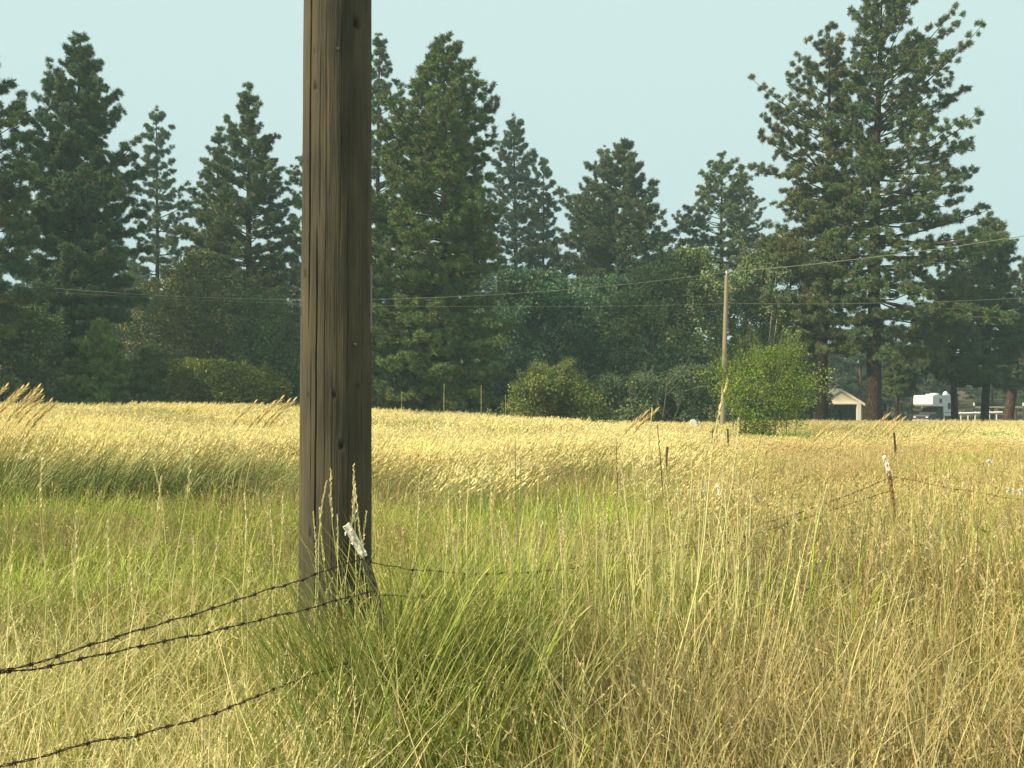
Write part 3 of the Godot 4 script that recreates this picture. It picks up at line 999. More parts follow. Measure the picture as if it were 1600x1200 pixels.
func trees() -> void:
	mats.bark = mat(0.95, 0.2)
	mats.trunk = mat(0.95, 0.2)
	mats.trunk.uv1_triplanar = true
	mats.trunk.uv1_scale = Vector3(0.9, 0.28, 0.9)
	mats.trunk.albedo_texture = noise_texture(31, 0.018, Color(0.3, 0.29, 0.28), Color(1, 1, 1))
	var rough := noise_texture(31, 0.018, Color.BLACK, Color.WHITE)
	rough.as_normal_map = true
	rough.bump_strength = 12.0
	mats.trunk.normal_enabled = true
	mats.trunk.normal_texture = rough
	mats.needle = mat(0.55, 0.35, Color(0.3, 0.3, 0.3))
	mats.leaf = mat(0.55, 0.35, Color(0.55, 0.55, 0.55))
	mats.needles = [needle_clump(2.0, 60), needle_clump(2.6, 64), needle_clump(2.3, 60)]
	mats.leaves = [leaf_clump(26, 0.42, 0.20), leaf_clump(28, 0.36, 0.15), leaf_clump(26, 0.42, 0.10)]
	# --- the front rank of pines, left to right
	pine("dark pine cut off by the left edge of the photo, branches reaching in", 50, [[60, -22, -14], [150, -70, 22], [240, -80, 45], [330, -90, 40], [450, -90, 60], [600, -90, 40]], -28, 0.34, {"boughs": 110, "tone": L(0.05, 0.08, 0.035), "dense": 7.0})
	pine("big dense dark pine at the left with a broad pointed crown", 58, [[50, 122, 130], [80, 100, 152], [150, 66, 184], [215, 46, 182], [250, 40, 214], [330, 20, 218], [420, 24, 196], [520, 30, 180], [585, 50, 150]], 103, 0.4, {"boughs": 270, "tone": L(0.052, 0.088, 0.036), "dense": 8.0, "inner": 0.2, "rise": 0.12})
	pine("thin far pine in the gap right of the big left pine", 86, [[163, 241, 249], [200, 226, 262], [260, 222, 272], [340, 206, 292], [430, 195, 300], [560, 190, 300]], 246, 0.28, {"boughs": 120, "tone": L(0.06, 0.09, 0.045), "rusty": 0.2, "dense": 5.0, "size": 1.1})
	pine("tall sharply pointed pine left of the wooden pole", 70, [[130, 385, 391], [170, 370, 405], [220, 352, 425], [300, 330, 445], [380, 300, 455], [470, 290, 455], [600, 300, 450]], 392, 0.36, {"boughs": 210, "tone": L(0.072, 0.098, 0.034), "rusty": 0.25, "dense": 6.5})
	pine("slimmer pine leaning on the left side of the sharply pointed pine", 74, [[196, 338, 346], [240, 322, 356], [300, 285, 352], [380, 285, 360], [480, 280, 365], [600, 290, 370]], 338, 0.28, {"boughs": 130, "tone": L(0.065, 0.092, 0.035), "dense": 6.0})
	pine("pine mostly hidden behind the left side of the wooden pole", 80, [[215, 478, 486], [260, 455, 500], [330, 446, 520], [400, 440, 530], [480, 430, 540], [600, 430, 540]], 482, 0.3, {"boughs": 110, "tone": L(0.06, 0.09, 0.04), "dense": 5.0})
	pine("slender pine rising straight out from behind the wooden pole", 76, [[50, 588, 596], [100, 566, 612], [180, 560, 626], [260, 548, 640], [400, 540, 640], [600, 540, 640]], 590, 0.33, {"boughs": 150, "tone": L(0.065, 0.092, 0.042), "dense": 5.5})
	pine("big bushy pine right of the wooden pole with green boughs to the ground", 60, [[50, 690, 699], [85, 660, 735], [130, 640, 744], [190, 610, 768], [240, 585, 752], [300, 560, 752], [380, 555, 772], [470, 550, 770], [540, 552, 782], [610, 560, 790], [632, 570, 785]], 690, 0.42, {"boughs": 330, "tone": L(0.085, 0.118, 0.034), "dense": 7.2, "inner": 0.2, "rusty": 0.12})
	pine("dim far pine with a blunt top right of the big bushy pine", 92, [[176, 799, 808], [215, 780, 828], [260, 768, 832], [330, 748, 848], [420, 745, 860], [600, 745, 860]], 806, 0.36, {"boughs": 170, "tone": L(0.05, 0.075, 0.045), "dense": 5.5, "size": 1.15})
	pine("shorter dim pine touching the far blunt topped pine", 96, [[242, 845, 851], [280, 832, 866], [330, 825, 880], [420, 815, 885], [600, 815, 890]], 850, 0.3, {"boughs": 110, "tone": L(0.05, 0.075, 0.045), "dense": 5.0, "size": 1.15})
	pine("wide ragged pine in the middle with two tops", 85, [[214, 973, 982], [262, 935, 1000], [300, 902, 1012], [345, 890, 1034], [385, 872, 1046], [450, 868, 1046], [560, 870, 1050]], 970, 0.36, {"boughs": 260, "tone": L(0.068, 0.09, 0.038), "dense": 5.6, "rusty": 0.2, "size": 1.1})
	pine("second thinner top beside the wide ragged middle pine", 87, [[226, 940, 948], [262, 922, 960], [320, 905, 975], [450, 900, 980], [600, 900, 980]], 944, 0.25, {"boughs": 90, "tone": L(0.068, 0.09, 0.038), "dense": 5.0})
	pine("open crowned pine behind the top of the far pole", 88, [[238, 1123, 1133], [275, 1092, 1160], [320, 1084, 1166], [345, 1055, 1168], [400, 1070, 1180], [480, 1075, 1190]], 1128, 0.34, {"boughs": 120, "tone": L(0.078, 0.105, 0.04), "dense": 6.0, "inner": 0.4})
	pine("greyish thin pine right of the open crowned pine", 97, [[281, 1161, 1168], [315, 1142, 1190], [370, 1136, 1200], [480, 1130, 1210]], 1166, 0.27, {"boughs": 80, "tone": L(0.065, 0.08, 0.055), "dense": 4.2, "rusty": 0.25})
	pine("big brownish pine left of the tallest pine, dark bare foot beside the shed", 66, [[36, 1292, 1302], [70, 1262, 1318], [120, 1218, 1318], [180, 1205, 1322], [260, 1200, 1330], [330, 1215, 1350], [420, 1196, 1345], [500, 1215, 1335], [545, 1240, 1325]], 1284, 0.38, {"boughs": 210, "tone": L(0.08, 0.095, 0.037), "dense": 4.8, "rusty": 0.35, "inner": 0.28, "bark": L(0.07, 0.05, 0.042)})
	pine("tallest pine, thick reddish trunk behind the cream shed", 64, [[-40, 1370, 1382], [0, 1340, 1420], [30, 1335, 1494], [75, 1330, 1470], [110, 1325, 1478], [150, 1320, 1502], [190, 1310, 1462], [240, 1310, 1505], [290, 1300, 1515], [335, 1290, 1545], [400, 1280, 1520], [480, 1290, 1490], [560, 1300, 1440]], 1362, 0.5, {"boughs": 270, "tone": L(0.07, 0.098, 0.038), "dense": 5.0, "rusty": 0.22, "inner": 0.36, "bark": L(0.13, 0.09, 0.07)})
	pine("darker pine right of the tallest pine, over the camper", 74, [[330, 1543, 1550], [370, 1515, 1570], [420, 1480, 1580], [480, 1450, 1582], [540, 1445, 1580], [600, 1455, 1570]], 1538, 0.31, {"boughs": 190, "tone": L(0.062, 0.09, 0.04), "dense": 6.2, "bark": L(0.13, 0.09, 0.07)})
	pine("narrow pine with a straight reddish trunk just right of the camper", 70, [[430, 1486, 1492], [470, 1462, 1515], [530, 1450, 1530], [585, 1452, 1522]], 1490, 0.27, {"boughs": 80, "tone": L(0.065, 0.09, 0.04), "dense": 6.0, "bark": L(0.15, 0.10, 0.075)})
	pine("pine at the right edge with a reddish trunk behind the rail fence", 82, [[395, 1606, 1616], [430, 1575, 1650], [480, 1568, 1670], [550, 1560, 1670], [605, 1568, 1640]], 1571, 0.43, {"boughs": 120, "tone": L(0.058, 0.085, 0.042), "dense": 5.5, "bark": L(0.24, 0.15, 0.11)})
	# --- small young pines
	pine("small bright green young pine in front of the big left pine", 54, [[497, 151, 160], [520, 138, 172], [550, 122, 188], [585, 108, 198], [632, 102, 202]], 155, 0.09, {"boughs": 120, "tone": L(0.10, 0.145, 0.035), "dense": 13.0, "size": 0.72, "inner": 0.05})
	pine("small dull young pine right of the bright green young pine", 55, [[535, 230, 238], [570, 212, 254], [610, 202, 264], [640, 198, 268]], 234, 0.08, {"boughs": 80, "tone": L(0.06, 0.085, 0.03), "dense": 12.0, "size": 0.72, "inner": 0.05})
	pine("small young pine between the tallest pine and the camper", 78, [[560, 1404, 1410], [580, 1392, 1426], [615, 1386, 1432]], 1401, 0.11, {"boughs": 50, "tone": L(0.075, 0.105, 0.036), "dense": 9.0, "size": 0.8})
	# --- leafy trees and shrubs
	leafy("willow", "rounded dull green willow at the left edge beneath the big pine", "willow", 53, [[485, 20, 60], [515, -20, 85], [560, -60, 90], [640, -60, 96]], 25, {"n": 900, "tone": L(0.075, 0.11, 0.04), "leaf": 1})
	leafy("willow", "brownish willow thicket below the sharply pointed pine", "willow", 64, [[400, 300, 330], [450, 240, 400], [520, 200, 450], [640, 200, 470]], 330, {"n": 2000, "tone": L(0.105, 0.12, 0.05), "leaf": 1, "yellow": 0.3, "depth": 0.6})
	leafy("willow", "green willow just left of the wooden pole at the wood's edge", "willow", 62, [[470, 395, 420], [510, 372, 450], [560, 366, 470], [640, 366, 475]], 418, {"n": 1000, "tone": L(0.085, 0.125, 0.045), "leaf": 1, "depth": 0.7})
	leafy("shrub", "long low yellow green hedge like shrub left of the wooden pole", "shrub", 57, [[570, 280, 330], [580, 258, 420], [605, 250, 440], [645, 250, 445]], 345, {"n": 1500, "tone": L(0.10, 0.115, 0.022), "leaf": 1, "trunks": 9, "depth": 0.5, "yellow": 0.25, "size": 0.9, "shoots": 60, "gap": 0.45})
	leafy("aspen", "dark blue green aspen beside the big bushy pine", "aspen", 70, [[432, 790, 860], [470, 770, 930], [540, 765, 960], [650, 765, 960]], 865, {"n": 2300, "tone": L(0.058, 0.105, 0.058), "depth": 0.7, "stem": 0.09})
	leafy("aspen", "olive leafed tree with pale twigs left of the far pole", "aspen", 66, [[398, 1060, 1100], [430, 1000, 1125], [500, 945, 1135], [580, 940, 1130], [655, 930, 1130]], 1040, {"n": 2300, "tone": L(0.11, 0.145, 0.06), "depth": 0.6, "stem": 0.09, "yellow": 0.22, "gap": 0.5})
	leafy("aspen", "blue green aspen filling the wood between the two leafy trees", "aspen", 74, [[440, 900, 990], [500, 890, 1010], [640, 890, 1010]], 950, {"n": 1200, "tone": L(0.06, 0.105, 0.058), "depth": 0.6})
	leafy("cottonwood", "leafy cottonwood with a pale trunk right of the far pole", "cottonwood", 68, [[380, 1200, 1250], [430, 1150, 1275], [500, 1140, 1285], [600, 1135, 1280], [655, 1130, 1275]], 1182, {"n": 2000, "tone": L(0.11, 0.14, 0.06), "depth": 0.6, "stem": 0.1, "bark": L(0.42, 0.38, 0.3), "yellow": 0.2, "gap": 0.5})
	leafy("shrub", "low rusty green shrub with upright twigs at the field's far edge", "shrub", 52, [[578, 850, 882], [600, 815, 905], [630, 802, 912], [662, 800, 915]], 858, {"n": 650, "tone": L(0.095, 0.115, 0.03), "leaf": 1, "trunks": 10, "yellow": 0.22, "size": 0.8, "stem": 0.025, "shoots": 110, "gap": 0.32, "lumps": 1.3, "bark": L(0.2, 0.12, 0.07)})
	leafy("shrub", "vivid yellow green bush at the foot of the far pole", "shrub", 40, [[545, 1202, 1220], [562, 1172, 1236], [578, 1132, 1246], [600, 1122, 1258], [630, 1135, 1258], [665, 1150, 1250], [695, 1178, 1222]], 1195, {"n": 520, "reach": 1.35, "tone": L(0.092, 0.135, 0.016), "leaf": 2, "trunks": 9, "yellow": 0.25, "size": 0.75, "stem": 0.025, "shoots": 90, "gap": 0.3, "lumps": 1.3})
	leafy("shrub", "dim shrub between the rusty shrub and the far pole's bush", "shrub", 60, [[580, 1060, 1100], [600, 930, 1118], [625, 915, 1125], [665, 915, 1125]], 1020, {"n": 900, "tone": L(0.065, 0.092, 0.042), "leaf": 1, "trunks": 8, "depth": 0.5, "lumps": 1.3, "gap": 0.35, "shoots": 60})
	leafy("shrub", "dim shrub under the big bushy pine's right side", "shrub", 66, [[560, 790, 850], [600, 770, 900], [660, 770, 920]], 830, {"n": 700, "tone": L(0.04, 0.07, 0.04), "leaf": 1, "trunks": 8, "depth": 0.5})
	# --- the woods behind: pines one cannot tell apart
	var wood := []
	for k in 3:
		var g := pine("dim pine deep in the woods behind the front rank of trees", 110, [[380 + k * 14, 796, 804], [430, 762, 838], [520, 740, 860], [600, 735, 865], [630, 735, 865]], 800, 0.3, {"boughs": 90, "tone": L(0.055, 0.08, 0.042), "dense": 3.6, "size": 1.5, "group": "pines in the woods behind"})
		wood.push_back(g)
	var n := 0
	for row in [[104.0, 60.0, 0.0], [122.0, 52.0, 25.0], [142.0, 46.0, 10.0]]:
		var u: float = -260.0 + row[2]
		while u < 1900.0:
			var p := G(u + R(-14, 14), row[0] + R(-6, 6))
			u += row[1] * R(0.8, 1.25)
			if p.z > -118.0 and p.x > 32.0 and p.x < 62.0:
				continue                                             # the open ground round the camper
			var t: Node3D
			if n < 3:
				t = wood[n]
			else:
				t = dup(wood[n % 3], "pine_tree")
			n += 1
			t.position = p - Vector3(0, 0.15, 0)
			t.rotation.y = R(0, TAU)
			var open_side := 0.62 if p.x > 15.0 else 0.95
			t.scale = Vector3.ONE * R(0.7, 1.05) * open_side

# ---------------------------------------------------------------- the near pole

func wood_image() -> Array:
	var w := 512
	var h := 1024
	var col := Image.create(w, h, false, Image.FORMAT_RGB8)
	var hgt := Image.create(w, h, false, Image.FORMAT_RGB8)
	var a := FastNoiseLite.new()
	a.seed = 5; a.frequency = 0.05; a.fractal_octaves = 4
	var b := FastNoiseLite.new()
	b.seed = 9; b.frequency = 0.012; b.fractal_octaves = 4
	for y in h:
		for x in w:
			var ang := TAU * x / w
			var cx := cos(ang) * 90.0
			var cz := sin(ang) * 90.0
			var streak := a.get_noise_3d(cx * 5.0, y * 0.09, cz * 5.0)
			var fine := a.get_noise_3d(cx * 12.0, y * 0.3, cz * 12.0 + 300.0)
			var stain := b.get_noise_3d(cx, y * 0.5, cz + 900.0)
			var k := clampf(0.98 + streak * 0.14 + fine * 0.2 + stain * 0.24, 0.5, 1.25) * 0.78
			var warm := clampf(0.5 + stain * 1.1, 0.0, 1.0)
			col.set_pixel(x, y, Color(k, k * lerpf(1.0, 0.975, warm), k * lerpf(1.0, 0.93, warm)))
			var g := clampf(0.5 + streak * 0.5 + fine * 0.5, 0, 1)
			hgt.set_pixel(x, y, Color(g, g, g))
	hgt.bump_map_to_normal_map(5.0)
	return [ImageTexture.create_from_image(col), ImageTexture.create_from_image(hgt)]


func near_pole() -> void:
	var d := 4.9
	var base := G(525, d)
	base.y = -0.3
	var t := thing("utility_pole", "weathered brown wooden utility pole, cracked and knotty, standing in the near grass", "utility pole", base)
	# cracks: [angle from the camera side (degrees, + is right), bottom height, top height, half width, depth, wander]
	var cracks := [[-40.0, 2.2, 4.3, 0.0034, 0.03, 2.0], [-23.0, 0.4, 2.75, 0.0026, 0.03, 2.5], [-33.0, 1.35, 2.3, 0.0009, 0.006, 1.5], [-8.0, 1.4, 3.8, 0.0009, 0.006, 2.0], [-19.0, 2.6, 3.6, 0.0009, 0.006, 1.5], [16.0, 2.5, 3.9, 0.0009, 0.006, 2.5], [4.0, 0.9, 2.1, 0.0009, 0.006, 1.5], [30.0, 0.6, 1.9, 0.0009, 0.006, 2.0], [28.0, 1.9, 3.0, 0.0009, 0.006, 2.0], [-58.0, 1.0, 2.4, 0.0009, 0.006, 2.0], [-2.0, 0.1, 1.0, 0.0009, 0.006, 1.0], [55.0, 0.8, 2.6, 0.0009, 0.006, 2.0], [120.0, 0.3, 3.0, 0.004, 0.02, 2.0], [170.0, 1.0, 3.9, 0.004, 0.02, 2.0], [-130.0, 0.3, 3.9, 0.004, 0.02, 2.0], [-95.0, 1.2, 3.0, 0.003, 0.015, 2.0]]
	# knots and holes: pixel, radius in metres, depth, darkness
	var knots := []
	for q in [[497, 133, 0.011, 0.012, 0.4], [496, 76, 0.008, 0.005, 0.75], [484, 250, 0.009, 0.006, 0.65], [560, 33, 0.017, 0.022, 0.22], [481, 426, 0.010, 0.012, 0.4], [474, 485, 0.012, 0.012, 0.5], [489, 618, 0.010, 0.008, 0.5], [530, 617, 0.009, 0.010, 0.35], [540, 697, 0.010, 0.016, 0.25], [485, 368, 0.006, 0.002, 1.25], [494, 832, 0.010, 0.008, 0.5], [562, 604, 0.011, 0.007, 0.5]]:
		var y := P(q[0], q[1], d - 0.15).y - base.y
		var c := clampf((q[0] - 523.0) / 54.0, -0.98, 0.98)
		knots.push_back([asin(c), y, q[2], q[3], q[4]])
	# angles are packed round the cracks and knots that face the camera
	var angles := PackedFloat32Array()
	var n_th := 420
	var acc := []
	var total := 0.0
	for i in 720:
		var deg := i * 0.5 - 180.0
		var w := 0.5
		if absf(deg) < 100.0: w = 1.2
		for c in cracks:
			if absf(deg - c[0]) < 3.0: w += 1.5
		acc.push_back(w)
		total += w
	var want := 0.0
	var run := 0.0
	for i in 720:
		run += acc[i] / total * n_th
		while want < run and angles.size() < n_th:
			angles.push_back(deg_to_rad(i * 0.5 - 180.0 + 0.5 * (1.0 - (run - want) / (acc[i] / total * n_th))))
			want += 1.0
	n_th = angles.size()
	var n_y := 200
	var height := 4.3
	var wob := FastNoiseLite.new()
	wob.seed = 21; wob.frequency = 0.8; wob.fractal_octaves = 3
	var pos := PackedVector3Array()
	var cols := PackedColorArray()
	var uvs := PackedVector2Array()
	for j in n_y + 1:
		var y := height * j / n_y
		var r0 := lerpf(0.176, 0.158, y / height)
		for i in n_th + 1:
			var th := angles[i % n_th] + (TAU if i == n_th else 0.0)
			var ct := cos(th)
			var st := sin(th)
			var r := r0 + wob.get_noise_3d(ct * 2.0, y * 0.6, st * 2.0) * 0.005 + wob.get_noise_3d(ct * 14.0, y * 0.5, st * 14.0 + 50.0) * 0.0005
			var dark := 1.0
			for c in cracks:
				if y < c[1] or y > c[2]: continue
				var ca: float = deg_to_rad(c[0]) + deg_to_rad(c[5]) * wob.get_noise_2d(y * 1.3, c[0] * 7.0)
				var da := absf(wrapf(th - ca, -PI, PI)) * r0
				var fade := minf(1.0, minf(y - c[1], c[2] - y) / 0.25)
				var half: float = c[3] * fade + 0.0004
				if da < half * 2.2:
					r -= c[4] * fade * maxf(0.0, 1.0 - da / (half * 1.6))
			for k in knots:
				var dx := wrapf(th - k[0], -PI, PI) * r0
				var dy: float = (y - k[1]) * 0.72
				var q := sqrt(dx * dx + dy * dy)
				if q < k[2] * 3.2:
					var f := exp(-pow(q / k[2], 2.0))
					var ring := exp(-pow((q - k[2] * 1.5) / (k[2] * 0.6), 2.0))
					r += ring * 0.0022 - f * k[3]
					dark *= lerpf(1.0, k[4], f)
			pos.push_back(Vector3(st * r, y, ct * r))
			# foot of the pole is orange brown where the dressing has worn off
			var foot := 1.0 - ss(0.55, 0.95, y + 0.1 * wob.get_noise_2d(th * 3.0, y * 4.0))
			var tone := L(0.146, 0.127, 0.09).lerp(L(0.34, 0.18, 0.07), foot * 0.8)
			tone = tone.lerp(L(0.13, 0.12, 0.09), clampf(wob.get_noise_3d(ct * 4.0, y * 0.7, st * 4.0 + 9.0) * 1.4 + 0.3, 0, 1) * (1.0 - foot))
			cols.push_back(tone * dark)
			uvs.push_back(Vector2(th / TAU * 1.0 + 0.5, y / 4.3))
	var idx := PackedInt32Array()
	for j in n_y:
		for i in n_th:
			var a := j * (n_th + 1) + i
			var b := a + n_th + 1
			idx.append_array([a, b, a + 1, a + 1, b, b + 1])
	var st2 := SurfaceTool.new()
	st2.begin(Mesh.PRIMITIVE_TRIANGLES)
	for i in pos.size():
		st2.set_color(cols[i])
		st2.set_uv(uvs[i])
		st2.add_vertex(pos[i])
	for i in idx:
		st2.add_index(i)
	st2.generate_normals()
	st2.generate_tangents()
	var wood := mat(0.85, 0.3)
	var im := wood_image()
	wood.albedo_texture = im[0]
	wood.normal_enabled = true
	wood.normal_texture = im[1]
	wood.normal_scale = 0.35
	obj("shaft", st2.commit(), wood, t)
	# a strip of moulding on the pole's right side, and nails
	var steel := mat(0.45, 0.5, Color.BLACK, 0.6)
	var strip := MB.new()
	var y0 := P(578, 520, d).y - base.y
	var y1 := P(578, 415, d).y - base.y
	var turn := Transform3D(Basis(Vector3.UP, deg_to_rad(84.0)), Vector3.ZERO)
	strip.box(Vector3(-0.011, y0, 0.158), Vector3(0.011, y1, 0.1735), L(0.22, 0.21, 0.19), 0.003, turn)
	obj("ground_wire_moulding", strip.mesh(), wood_plain(), t)
	for q in [[557, 537], [533, 78], [575, 530]]:
		var nail := MB.new()
		nail.smooth = true
		var y := P(q[0], q[1], d - 0.15).y - base.y
		var a := asin(clampf((q[0] - 523.0) / 54.0, -0.97, 0.97))
		var out := Vector3(sin(a), -0.12, cos(a))
		var at := Vector3(sin(a), 0, cos(a)) * 0.158 + Vector3(0, y, 0)
		nail.tube(PackedVector3Array([at, at + out * 0.022, at + out * 0.0221, at + out * 0.026]), PackedFloat32Array([0.003, 0.003, 0.0075, 0.0065]), 8, L(0.2, 0.15, 0.11), true)
		obj("nail", nail.mesh(), steel, t)


func wood_plain() -> StandardMaterial3D:
	return mat(0.85, 0.3)

# ---------------------------------------------------------------- fence

func barbed_wire(label: String, pts: PackedVector3Array, rusty: Color, thin := 1.0) -> void:
	var t := thing("barbed_wire", label, "barbed wire", Vector3.ZERO, "")
	var wm := mats.wire as Material
	# even steps along the line
	var steps := PackedVector3Array([pts[0]])
	var dist := 0.0
	for i in pts.size() - 1:
		var len := pts[i].distance_to(pts[i + 1])
		var n := maxi(1, int(len / 0.012))
		for k in n:
			var q := pts[i].lerp(pts[i + 1], float(k + 1) / n)
			dist += len / n
			steps.push_back(q + Vector3(0, 0.006 * bump_noise.get_noise_2d(dist * 22.0, pts[0].y * 90.0), 0))
	for s in 2:
		var line := PackedVector3Array()
		var rad := PackedFloat32Array()
		for i in steps.size():
			var along := (steps[mini(i + 1, steps.size() - 1)] - steps[maxi(i - 1, 0)]).normalized()
			var side := along.cross(Vector3.UP).normalized()
			var up := side.cross(along)
			var a := i * 0.012 / 0.055 * TAU * 0.5 + PI * s
			line.push_back(steps[i] + (side * cos(a) + up * sin(a)) * 0.0021 * thin)
			rad.push_back(0.0016 * thin)
		var mb := MB.new()
		mb.smooth = true
		mb.tube(line, rad, 5, rusty)
		obj("strand", mb.mesh(), wm, t)
	var bb := MB.new()
	bb.smooth = true
	var i := 4
	while i < steps.size() - 2:
		var along := (steps[i + 1] - steps[i]).normalized()
		var side := along.cross(Vector3.UP).normalized()
		var turn := R(0, TAU)
		for k in 4:
			var a := turn + k * PI / 2.0 + R(-0.3, 0.3)
			var out := (side.rotated(along, a) + along * R(-0.35, 0.35)).normalized()
			bb.tube(PackedVector3Array([steps[i] + along * 0.003 * (k - 1.5), steps[i] + along * 0.003 * (k - 1.5) + out * 0.02]), PackedFloat32Array([0.0014, 0.0005]), 4, rusty)
		var coil := PackedVector3Array()
		var cr := PackedFloat32Array()
		for k in 13:
			var a := k * TAU / 6.0
			coil.push_back(steps[i] + along * (k - 6) * 0.0015 + side.rotated(along, a) * 0.005)
			cr.push_back(0.0015)
		bb.tube(coil, cr, 4, rusty)
		i += int(R(6.5, 11.0))
	var o := obj("barbs", bb.mesh(), wm, t)
	o.set_meta("kind", "stuff")


func sagging(a: Vector3, b: Vector3, sag: float, n := 24) -> PackedVector3Array:
	var out := PackedVector3Array()
	for i in n + 1:
		var t := float(i) / n
		out.push_back(a.lerp(b, t) - Vector3(0, sag * 4.0 * t * (1.0 - t), 0) + Vector3(0, sin(t * 23.0) * 0.003, 0))
	return out


# a steel T-post through points from the top down, with studs on its face and a white tip
func t_post(label: String, pts: PackedVector3Array, white: float, rusty: Color) -> void:
	var t := thing("fence_post", label, "fence post", pts[pts.size() - 1], "steel fence posts")
	var base := pts[pts.size() - 1]
	var run := 0.0
	for part in ["white_tip", "post"]:
		var mb := MB.new()
		run = 0.0
		for i in pts.size() - 1:
			var a := pts[i] - base
			var b := pts[i + 1] - base
			var len := a.distance_to(b)
			var in_tip := run < white - 0.001
			if in_tip == (part == "white_tip"):
				var y := (a - b).normalized()
				var z := Vector3(-0.35, 0, 0.94)
				var x := y.cross(z).normalized()
				z = x.cross(y)
				var xf := Transform3D(Basis(x, y, z), b)
				var col := L(0.74, 0.70, 0.58) if in_tip else rusty
				mb.box(Vector3(-0.017, 0, 0.0), Vector3(0.017, len, 0.004), col, 0.001, xf)
				mb.box(Vector3(-0.003, 0, -0.03), Vector3(0.003, len, -0.0005), col, 0.001, xf)
				var s := 0.01
				while s < len - 0.02:
					mb.box(Vector3(-0.006, s, 0.0045), Vector3(0.006, s + 0.016, 0.013), col, 0.002, xf)
					s += 0.054
			run += len
		if part == "white_tip" and white > 0.0:                         # paint that flakes off in curls
			var y := (pts[0] - pts[1]).normalized()
			var x := y.cross(Vector3(-0.35, 0, 0.94)).normalized()
			for k in 26:
				var at := pts[0] - base - y * R(0.0, white * 1.25) + x * R(-0.02, 0.02) + x.cross(y) * 0.006
				var q := (x * R(-1, 1) + y * R(-1.4, 0.4) + x.cross(y) * R(0.1, 0.8)).normalized() * R(0.008, 0.022)
				var w := y.cross(q).normalized() * R(0.002, 0.005)
				mb.quad(at - w, at + w, at + q + w * 0.3, at + q - w * 0.3, L(0.72, 0.68, 0.56) * R(0.8, 1.05))
		if mb.v.size():
			obj(part, mb.mesh(), mats.paint if part == "white_tip" else mats.wire, t)


func fence() -> void:
	mats.wire = mat(0.75, 0.4)
	mats.paint = mat(0.6, 0.4)
	var rust := L(0.035, 0.026, 0.02)
	# posts
	t_post("leaning steel post with a flaking white tip at the foot of the wooden pole", PackedVector3Array([P(541, 820, 4.38), P(556, 846, 4.39), P(569, 870, 4.4), P(590, 935, 4.4), P(604, 1010, 4.4), P(612, 1215, 4.4)]), 0.13, L(0.05, 0.048, 0.03))
	t_post("rusty steel post with a bent white tip in the tan grass at the right", PackedVector3Array([P(1381, 712, 8.6), P(1389, 738, 8.6), P(1392, 760, 8.6), P(1397, 800, 8.6), P(1400, 940, 8.6)]), 0.13, L(0.20, 0.11, 0.05))
	t_post("steel post whose white tip just shows in the grass below the far pole", PackedVector3Array([P(1121, 758, 10.5), P(1126, 780, 10.5), P(1129, 800, 10.5), P(1132, 885, 10.5)]), 0.14, L(0.18, 0.11, 0.06))
	t_post("dark rusty post standing behind the bent white tipped post", PackedVector3Array([P(1397, 676, 17.0), P(1399, 700, 17.0), P(1400, 790, 17.0)]), 0.0, L(0.07, 0.045, 0.03))
	t_post("dark rusty post in the field right below the far pole", PackedVector3Array([P(1137, 670, 20.0), P(1138, 700, 20.0), P(1138, 765, 20.0)]), 0.0, L(0.07, 0.045, 0.03))
	t_post("thin dark post in the field left below the far pole", PackedVector3Array([P(1114, 670, 22.0), P(1113, 690, 22.0), P(1113, 755, 22.0)]), 0.0, L(0.08, 0.05, 0.03))
	t_post("short dark post among the tall straw stalks", PackedVector3Array([P(1043, 698, 14.0), P(1041, 720, 14.0), P(1040, 815, 14.0)]), 0.0, L(0.10, 0.06, 0.035))
	# wires
	barbed_wire("top barbed wire running from the lower left to the pole", sagging(P(-140, 1090, 2.3), P(567, 872, 4.39), 0.012), rust, 0.88)
	barbed_wire("second barbed wire running from the lower left to the pole", sagging(P(-140, 1078, 2.33), P(590, 921, 4.39), 0.02), rust, 0.88)
	barbed_wire("lowest barbed wire, wavy, crossing the bottom left corner", PackedVector3Array([P(-140, 1240, 2.35), P(0, 1197, 2.58), P(30, 1190, 2.63), P(60, 1184, 2.68), P(150, 1158, 2.85), P(210, 1150, 2.98), P(280, 1131, 3.15), P(345, 1111, 3.35), P(400, 1090, 3.6), P(465, 1062, 3.9), P(606, 1015, 4.39)]), L(0.045, 0.028, 0.018))
	barbed_wire("slack barbed wire hanging from the pole's post towards the right", PackedVector3Array([P(569, 876, 4.39), P(640, 890, 4.7), P(750, 898, 5.15), P(860, 892, 5.6), P(980, 877, 6.15), P(1120, 840, 6.9), P(1250, 801, 7.7), P(1330, 772, 8.2), P(1391, 746, 8.59)]), L(0.06, 0.048, 0.03), 0.75)
	barbed_wire("lower slack barbed wire meeting the right post from the left", PackedVector3Array([P(592, 930, 4.39), P(700, 935, 4.9), P(860, 920, 5.6), P(1000, 893, 6.25), P(1160, 840, 7.1), P(1290, 800, 7.95), P(1393, 766, 8.59)]), L(0.06, 0.048, 0.03), 0.75)
	barbed_wire("thin barbed wire leaving the right post towards the right edge", PackedVector3Array([P(1391, 745, 8.59), P(1430, 751, 8.5), P(1480, 762, 8.4), P(1600, 782, 8.2), P(1780, 800, 7.9)]), L(0.075, 0.06, 0.04), 0.7)

# ---------------------------------------------------------------- far pole and lines

